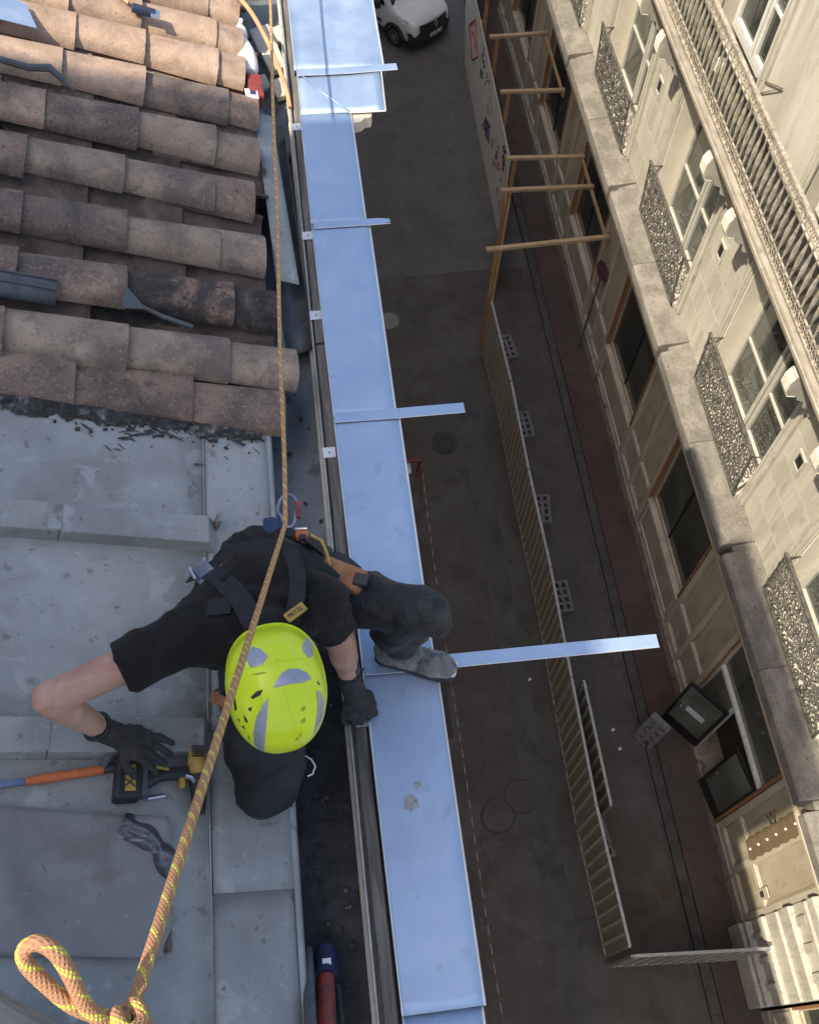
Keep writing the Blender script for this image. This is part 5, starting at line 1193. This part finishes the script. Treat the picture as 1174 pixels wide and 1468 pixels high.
body = [
 (pelv, waist, .115, .105, dict(flat=(0, -.5, .8), sq=.8)), (waist, chest, .105, .125, dict(flat=(0, .4, .9), sq=.75)), (chest, neck, .10, .05), (shL, chest, .06, .10), (shR, chest, .06, .10),
 (neck, head_c, .052, .055), (head_c, head_c+V3((.0, -.06, -.03)), .082, .075), (head_c+V3((0, -.06, -.03)), head_c+V3((.004, -.085, -.095)), .07, .045),
 (head_c+V3((.003, -.125, -.09)), head_c+V3((.003, -.130, -.115)), .012, .015),                      # nose
 (head_c+V3((-.080, -.03, -.045)), head_c+V3((-.088, -.01, -.02)), .014, .016), (head_c+V3((.080, -.03, -.045)), head_c+V3((.088, -.01, -.02)), .014, .016),   # ears
 (elR+V3((-.022, -.004, .006)), elR+V3((-.030, -.008, -.012)), .022, .020), (shR, elR, .052, .045), (elR, wrR, .046, .030), (elR, elR+(wrR-elR)*.35, .047, .045), (wrR, haR, .028, .030),
 (shL, elL, .052, .044), (elL, wrL, .043, .029), (elL, elL+(wrL-elL)*.4, .044, .042), (wrL, haL, .028, .030),
 (hipL, knL, .075, .055), (knL, anL, .052, .036), (heL, toL, .03, .026), (anL, heL, .035, .03),
 (hipR, knR, .075, .055), (knR, anR, .052, .036), (anR, toR, .035, .026)]
flesh('body', body, 'skin', wk, .007, 5)
# t-shirt
slR = shR+(elR-shR)*.50; slL = shL+(elL-shL)*.62
flesh('tshirt', [
 (waist+V3((.03, .06, -.06)), chest, .135, .148, dict(flat=(0, .4, .9), sq=.78)), (waist+V3((-.02, .05, .01)), chest+V3((-.03, .0, .01)), .12, .13), (chest, neck+V3((0, .02, -.005)), .125, .062),
 (shL, chest, .078, .125), (shR, chest, .082, .125), (shR, chest+V3((0, .08, 0)), .07, .13), (shL, waist, .070, .125), (shR+V3((.02, .02, -.01)), waist+V3((-.04, .0, 0)), .075, .125),
 (shR, slR, .078, .069, dict(cap1=False)), (shR+V3((-.02, .0, -.01)), slR+V3((.01, -.01, -.025)), .072, .060, dict(cap1=False)), (shL, slL, .076, .066, dict(cap1=False))],
 'shirt', wk, .006, 3, .0095, 13)
# trousers
flesh('trousers', [
 (pelv, waist+V3((0, .05, -.04)), .15, .135, dict(flat=(0, -.5, .8), sq=.85)), (hipL, pelv, .105, .13), (hipR, pelv, .105, .13), (pelv+V3((-.05, .03, 0)), pelv+V3((.05, .02, 0)), .13, .13),
 (hipL, knL, .092, .070), (knL, knL+V3((.010, -.004, -.03)), .070, .066), (knL, anL+V3((0, 0, .04)), .066, .054), (knL+V3((-.03, -.01, .0)), anL+V3((-.035, .0, .08)), .062, .054), (anL+V3((0, 0, .04)), anL+V3((.0, .0, .0)), .060, .058, dict(cap1=False)),
 (hipR, knR, .110, .096), (hipR+V3((.05, 0, .0)), knR+V3((.025, .03, .0)), .10, .085), (knR, knR+V3((-.010, -.015, -.005)), .098, .090), (knR, anR, .085, .06, dict(cap1=False)), (knR+V3((-.03, .08, .03)), hipR+V3((-.04, 0, 0)), .09, .095)],
 'trousers', wk, .006, 3, .0105, 11)
MB().tube(spline0([hipL+V3((.04, -.05, .075)), (hipL+knL)/2+V3((.015, -.055, .050)), knL+V3((-.02, -.045, .045))]), .0022, 5).build('seam', 'webbing', wk)
# knee pads
flesh('knee_pad', [(knL+V3((.022, -.010, .030)), knL+V3((.045, -.022, -.055)), .055, .045)], mat('scuffed_knee', [(.36, (.016, .017, .019)), (.64, (.05, .05, .05))], 25, 7, .9, 0, .5, 90), wk, .006, 5, .002, 14)
# shoes
def shoe(he, to, an, name='shoe'):
    o = flesh(name, [(he, to, .045, .043, dict(flat=(0, 0, 1), sq=.82)), (he+V3((0, 0, .012)), an, .046, .050), (he+(to-he)*.45+V3((0, 0, .02)), an, .040, .045), (to, to+(to-he)*.08, .043, .040, dict(flat=(0, 0, 1), sq=.80))], 'shoe', wk, .005, 4, .0045, 24)
    d = (to-he).normalized(); sd = V3((-d.y, d.x, 0)).normalized()
    mb = MB(); pr = []
    for t, w_ in ((-.22, .028), (-.1, .040), (.3, .038), (.7, .045), (1.0, .045), (1.22, .036), (1.33, .018)): pr.append((t, w_))
    P = [he+(to-he)*t+sd*w_ for t, w_ in pr]+[he+(to-he)*t-sd*w_ for t, w_ in reversed(pr)]
    mb.prism(P, (0, 0, -.040), (0, 0, -.018)); mb.build('sole', 'black', o, bevel=.006)
    mb = MB(); c_ = to+(to-he)*.24+V3((0, 0, .0)); capsule(mb, c_-sd*.014+V3((0, 0, -.002)), c_+sd*.014+V3((0, 0, -.002)), .014, .014); mb.build('toe_cap', 'steel' if False else 'paper', o, smooth=True)
    for k in range(4):
        p = he+(to-he)*(.38+.13*k)+V3((0, 0, .048-.006*k)); MB().tube([p-sd*.022+V3((0, 0, -.006)), p+V3((0, 0, .004)), p+sd*.022+V3((0, 0, -.006))], .0035, 6).build('lace', 'black', o)
shoe(heL, toL, anL+V3((0, 0, .0)))
shoe(anR+V3((0, .0, .01)), toR, anR)
# gloves: palm plus five fingers each
def glove(name, segs): return flesh(name, segs, 'glove', wk, .0036, 4, .0030, 34)
def finger(base, dirs, lens, r0, r1):
    out = []; p = V3(base); n = len(lens)
    for i, (d, l) in enumerate(zip(dirs, lens)):
        q_ = p+V3(d).normalized()*l; a = r0+(r1-r0)*i/n; b = r0+(r1-r0)*(i+1)/n; out.append((p, q_, a, b)); p = q_
    return out
# right hand spread on the batten cap and drill
fwd = V3((.86, -.42, -.30)).normalized(); acr = V3((.40, .90, -.12)).normalized(); upn = fwd.cross(acr)
if upn.z < 0: upn = -upn
pc = haR
segs = [(wrR+V3((-.016, .006, .03)), wrR, .037, .036, dict(cap0=False)), (wrR, pc, .036, .034), (pc-acr*.026, pc+acr*.026, .024, .024, dict(flat=upn, sq=.62)), (pc+fwd*.028-acr*.030, pc+fwd*.028+acr*.030, .019, .019), (pc-fwd*.02-acr*.018, pc-fwd*.02+acr*.018, .024, .024)]
for k, (off, spread, ln) in enumerate(((.033, .16, .9), (.011, .04, 1.0), (-.012, -.07, .97), (-.034, -.22, .8))):
    d1 = (fwd+acr*spread+upn*.10).normalized(); d2 = (fwd+acr*spread-upn*.35).normalized(); d3 = (fwd+acr*spread-upn*.80).normalized()
    segs += finger(pc+fwd*.032+acr*off, (d1, d2, d3), (.038*ln, .026*ln, .020*ln), .0115, .0095)
segs += finger(pc-fwd*.006-acr*.032, ((fwd*.4-acr*.9-upn*.2), (fwd*.85-acr*.5-upn*.25), (fwd*.95-acr*.2-upn*.3)), (.030, .028, .022), .014, .0105)
g1 = glove('glove', segs)
# left hand gripping the plank edge
fwd = V3((.30, -.80, -.42)).normalized(); acr = V3((.93, .33, -.02)).normalized(); upn = acr.cross(fwd)
if upn.z < 0: upn = -upn
pc = haL+V3((.002, -.004, .0))
segs = [(wrL+V3((-.004, .012, .035)), wrL, .038, .038, dict(cap0=False)), (wrL, pc, .038, .036), (pc-acr*.026, pc+acr*.026, .027, .027, dict(flat=upn, sq=.75)), (pc+fwd*.026-acr*.030, pc+fwd*.026+acr*.030, .021, .021)]
for k, (off, ln) in enumerate(((.033, .85), (.011, 1.0), (-.012, 1.02), (-.034, .92))):
    d1 = (fwd*.85-upn*.35+acr*off*2); d2 = (fwd*.35-upn*.95); d3 = (-fwd*.35-upn*.9)
    segs += finger(pc+fwd*.030+acr*off, (d1, d2, d3), (.032*ln, .028*ln, .020*ln), .0125, .0105)
segs += finger(pc-acr*.028, ((fwd*.5-acr*.8-upn*.35), (fwd*.8-acr*.25-upn*.6), (fwd*.7+acr*.1-upn*.8)), (.030, .028, .022), .0145, .0115)
g2 = glove('glove', segs)
for gl, w_, d in ((g1, wrR+V3((-.010, .004, .018)), (wrR-elR)), (g2, wrL+V3((-.003, .006, .022)), (wrL-elL))):
    d = d.normalized(); u = d.orthogonal().normalized(); v_ = d.cross(u)
    MB().tube([w_+(u*math.cos(a)+v_*math.sin(a))*.0375 for a in [k*math.pi/9 for k in range(18)]], .0055, 6, closed=True).build('cuff', 'black', gl, smooth=True)
# watch
d = (wrL-elL).normalized(); u = V3((.9, -.3, .2)); u = (u-d*u.dot(d)).normalized(); c_ = wrL-d*.058+u*.034
MB().obox(c_, d*.014, d.cross(u)*.013, u*.005).build('watch', 'grey_dark', wk, bevel=.004)

# ------------------------------------------------------------------ helmet
hf = V3((.10, -.86, -.50)).normalized(); hr = V3((-1, -.05, 0)); hr = (hr-hf*hr.dot(hf)).normalized(); hu = hr.cross(hf)
if hu.z < 0: hr = -hr; hu = hr.cross(hf)
# hr: helmet's own side axis chosen so that +x is the picture's right
if hr.x < 0: hr = -hr
HC = V3((-.1385, .800, 17.235))
def hz(x, y): 
    wx, ly = .1175, .1475
    yy = y/ly; xx = x/(wx*(1.0-.10*max(0, yy)**2))
    s_ = abs(xx)**2.35+abs(yy)**2.35
    return .135*(max(0, 1-s_))**(1/2.35)
def HP(x, y, lift=0.0): return HC+hr*x+hf*y+hu*(hz(x, y)-.01+lift)
mb = MB(); nr_, na = 16, 48; vs = [HC+hu*(.135-.01)]; fs = []
def hring(t, a):
    wx, ly = .1175, .1475; e = 2/2.35
    cx = math.copysign(abs(math.cos(a))**e, math.cos(a)); cy = math.copysign(abs(math.sin(a))**e, math.sin(a))
    y = ly*cy*t; x = wx*cx*t*(1.0-.10*max(0, y/ly)**2); return x, y
for i in range(1, nr_+1):
    t = math.sin(i/nr_*math.pi/2)
    for k in range(na):
        x, y = hring(t*.9995, 2*math.pi*k/na)
        h = .135*(max(0, 1-t**2.35))**(1/2.35)
        vs.append(HC+hr*x+hf*y+hu*(h-.01))
for t_, dz in ((1.0, -.03), (1.01, -.045), (1.035, -.055), (.97, -.055), (.95, .0)):
    for k in range(na):
        x, y = hring(t_, 2*math.pi*k/na); vs.append(HC+hr*x+hf*y+hu*(dz-.01-(.015 if y < -.05 else 0)))
for k in range(na): fs.append((0, 1+k, 1+(k+1) % na))
for i in range(nr_+4):
    for k in range(na):
        a = 1+i*na+k; b = 1+i*na+(k+1) % na; fs.append((a, a+na, b+na, b))
mb.add(vs, fs); hel = mb.build('helmet', 'helmet', wk, smooth=50)
def hpatch(poly, m, name, lift=.0022, dens=10):
    if name == 'reflector':
        mx_ = sum(p[0] for p in poly)/len(poly); my_ = sum(p[1] for p in poly)/len(poly); poly = [(mx_+(p[0]-mx_)*1.16, my_+(p[1]-my_)*1.12) for p in poly]
    cx = sum(p[0] for p in poly)/len(poly); cy = sum(p[1] for p in poly)/len(poly); ed = []
    for i in range(len(poly)):
        a, b = poly[i], poly[(i+1) % len(poly)]
        for k in range(4): t = k/4; ed.append((a[0]+(b[0]-a[0])*t, a[1]+(b[1]-a[1])*t))
    n = len(ed); rings = 5; P = [HP(cx, cy, lift)]; F = []
    for r_ in range(1, rings+1):
        for (x, y) in ed: P.append(HP(cx+(x-cx)*r_/rings, cy+(y-cy)*r_/rings, lift if r_ < rings else lift*.2))
    for k in range(n): F.append((0, 1+k, 1+(k+1) % n))
    for r_ in range(rings-1):
        for k in range(n):
            a = 1+r_*n+k; b = 1+r_*n+(k+1) % n; F.append((a, a+n, b+n, b))
    return MB().add(P, F).build(name, m, hel, smooth=True)
for xs_, ya, yb in ((.030, -.02, .125), (-.040, -.02, .125), (.0, .0, .0)):
    if yb: MB().tube([HP(xs_*(1+.5*(t-.5)), ya+(yb-ya)*t, .0002) for t in [k/12 for k in range(13)]], .0016, 6).build('shell_ridge', 'helmet', hel, smooth=True)
MB().tube([HP(.098*math.sin(t), -.085-.018*math.cos(t)+.02, .0002) for t in [-1.2+.2*k for k in range(13)]], .0016, 6).build('shell_ridge', 'helmet', hel, smooth=True)
# picture pixel offsets from the crown centre (392, 992) turned into plan coordinates
def hpx(pts, k=1.0): return [((x-392)/76*.1175*.99+(y-992)/88*.000, (y-992)/88*.1475*.985) for x, y in pts]
hpatch(hpx([(362, 928), (372, 918), (383, 922), (390, 932), (380, 941), (366, 941)]), 'sticker', 'reflector')
hpatch(hpx([(447, 930), (455, 927), (460, 938), (458, 948), (452, 948), (446, 938)]), 'sticker', 'reflector')
hpatch(hpx([(397, 973), (401, 966), (410, 958), (420, 955), (432, 958), (442, 966), (446, 975), (436, 976), (420, 973), (405, 973)]), 'sticker', 'reflector')
hpatch(hpx([(380, 990), (372, 997), (360, 1012), (352, 1032), (349, 1050), (354, 1060), (360, 1066), (363, 1050), (369, 1030), (375, 1010)]), 'sticker', 'reflector')
hpatch(hpx([(454, 997), (459, 1004), (461, 1015), (457, 1032), (448, 1045), (438, 1056), (446, 1036), (452, 1016)]), 'sticker', 'reflector')
for pl_ in ([(357, 981), (368, 974), (378, 973), (372, 980), (360, 984)], [(349, 996), (357, 994), (353, 1001)], [(341, 1004), (345, 1010), (346, 1017), (341, 1014)], [(330, 985), (333, 980), (333, 996), (328, 1000)], [(340, 1040), (342, 1034), (342, 1047)], [(457, 982), (460, 986), (461, 991), (458, 988)], [(334, 1022), (338, 1020), (339, 1028)], [(330, 1010), (333, 1011), (332, 1018)]):
    hpatch(hpx(pl_), 'black', 'vent', .0012)
for pl_ in ([(422, 1028), (430, 1024), (429, 1031), (423, 1033)], [(408, 1055), (416, 1048), (421, 1044), (418, 1052), (410, 1058)], [(362, 951), (378, 950), (389, 952), (376, 953)], [(425, 1012), (432, 1008), (434, 1013), (428, 1016)]):
    hpatch(hpx(pl_), 'dirt', 'scuff', .0007)
MB().tube([HC+hr*.1+hf*.02+hu*-.04, HC+hr*.09+hf*.05+hu*-.12, HC+hf*.05+hu*-.19, HC-hr*.09+hf*.05+hu*-.12, HC-hr*.1+hf*.02+hu*-.04], .005, 6).build('chin_strap', 'webbing', hel)

# ------------------------------------------------------------------ harness
def strap(pts, wd, m, name, parent=wk, up=(0, 0, 1), th=.0035):
    P = spline(pts, 6); mb = MB(); n = len(P); u0 = V3(up)
    for i, p in enumerate(P):
        t = (P[min(i+1, n-1)]-P[max(i-1, 0)]).normalized(); s_ = t.cross(u0).normalized(); nn_ = s_.cross(t)
        for a, b in ((-1, -1), (1, -1), (1, 1), (-1, 1)): mb.v.append(tuple(p+s_*wd/2*a+nn_*th/2*b))
    for i in range(n-1):
        for k in range(4): mb.f.append((i*4+k, i*4+(k+1) % 4, (i+1)*4+(k+1) % 4, (i+1)*4+k))
    mb.f += [(0, 3, 2, 1), tuple((n-1)*4+k for k in range(4))]; return mb.build(name, m, parent, smooth=40)
har = strap([(-.365, 1.235, 17.02), (-.305, 1.19, 17.125), (-.26, 1.13, 17.175), (-.215, 1.06, 17.205), (-.185, .985, 17.205)], .055, 'webbing', 'harness')
strap([(-.30, 1.21, 17.09), (-.19, 1.245, 17.13), (-.10, 1.235, 17.12), (-.02, 1.20, 17.07), (.03, 1.17, 17.02)], .05, 'webbing', 'back_strap', har)
strap([(-.09, 1.24, 17.12), (-.07, 1.14, 17.185), (-.075, 1.05, 17.205), (-.095, .985, 17.20)], .042, 'webbing', 'shoulder_strap', har)
strap([(-.39, 1.15, 16.98), (-.365, 1.09, 17.10), (-.30, 1.06, 17.175), (-.24, 1.05, 17.20)], .045, 'webbing', 'shoulder_strap', har)
strap([(-.29, 1.165, 17.14), (-.262, 1.195, 17.125), (-.215, 1.215, 17.135)], .028, 'gold', 'yellow_band', har)
MB().obox((-.318, 1.185, 17.125), (.022, .014, .012), (-.018, .022, .002), (-.002, 0, .004)).build('buckle', 'blue_steel', har, bevel=.003)
for dx in (-.024, .024): MB().tube([(-.318+dx*.8, 1.175+dx*.5, 17.135), (-.336+dx*.8, 1.215+dx*.5, 17.128)], .0045, 6).build('buckle_bar', 'steel', har)
lab_c = V3((-.080, 1.004, 17.222))
lb = MB().obox(lab_c, V3((.024, .0175, -.003)), V3((-.0075, .010, .003)), V3((0, 0, .002))).build('label', 'yellow', wk, bevel=.002)
rt_ = V3((.030, .022, -.004)).normalized(); up_ = V3((-.009, .012, .004)).normalized(); nn_ = rt_.cross(up_)
text_part('lettering', 'PETZL', .0155, 'ink_black', lb, lab_c+nn_*.0032, rt_, up_)
# waist belt, pouch, karabiners
strap([(-.345, 1.27, 16.90), (-.25, 1.335, 16.96), (-.15, 1.36, 16.99), (-.05, 1.345, 16.98), (.03, 1.29, 16.93)], .05, 'webbing', 'belt', har, up=(0, .6, .8))
strap([(-.10, 1.355, 17.0), (-.13, 1.375, 17.03), (-.16, 1.38, 17.02)], .025, 'blue_web', 'lanyard', har)
pch = MB().obox((.052, 1.205, 16.985), (.056, -.030, -.004), (.020, .030, .006), (-.006, .0, .022)).build('pouch', 'leather', wk, bevel=.012)
MB().obox((.10, 1.178, 17.0), (.020, -.006, 0), (.006, .016, .004), (0, 0, .012)).build('pouch_flap', 'black', pch, bevel=.005)
strap([(.0, 1.27, 16.98), (.05, 1.258, 17.005), (.10, 1.215, 16.99)], .02, 'black', 'pouch_strap', pch)
def karab(c, ex, ey_, m, r=.0048, name='karabiner'):
    c = V3(c); ex = V3(ex); ey_ = V3(ey_)
    P = [c+ex*math.cos(a)*(1 if math.sin(a) > 0 else .72)+ey_*math.sin(a)*1.5 for a in [k*math.pi/12 for k in range(24)]]
    return MB().tube(P, r, 8, closed=True).build(name, m, har, smooth=True)
karab((-.082, 1.335, 17.155), (.028, 0, .004), (0, .030, .008), 'blue_steel')
MB().tube([(-.055, 1.355, 17.165), (-.055, 1.310, 17.155)], .0085, 10).build('lock_sleeve', 'red', har, smooth=40)
de = MB().obox((-.052, 1.290, 17.10), (.017, 0, 0), (0, .014, .004), (0, 0, .012)).build('descender', 'orange', wk, bevel=.005)
MB().obox((-.050, 1.272, 17.112), (.010, 0, 0), (0, .007, .002), (0, 0, .006)).build('cam', 'black', de, bevel=.002)
MB().tube([(-.068, 1.30, 17.112), (-.036, 1.296, 17.116)], .0045, 8).build('axle', 'steel', de)
MB().tube([(-.03, 1.30, 17.07), (0.0, 1.285, 17.06), (.012, 1.255, 17.04), (.018, 1.225, 17.02)], .0045, 8).build('sling', 'gold', har, smooth=40)
strap([(-.10, 1.34, 17.10), (-.125, 1.33, 17.09), (-.15, 1.31, 17.10)], .03, 'blue_web', 'lanyard', har)
karab((-.325, .955, 16.80), (.012, .007, 0), (-.006, .010, .006), 'iron', .004)
MB().obox((-.325, .935, 16.83), (.018, -.012, 0), (.008, .012, 0), (0, 0, .01)).build('clip', 'leather', har, bevel=.003)
MB().tube([(-.105, .80, 16.66), (-.085, .785, 16.66), (-.075, .765, 16.655), (-.085, .745, 16.65), (-.10, .74, 16.65)], .0025, 6).build('wire_loop', 'white', har, smooth=40)
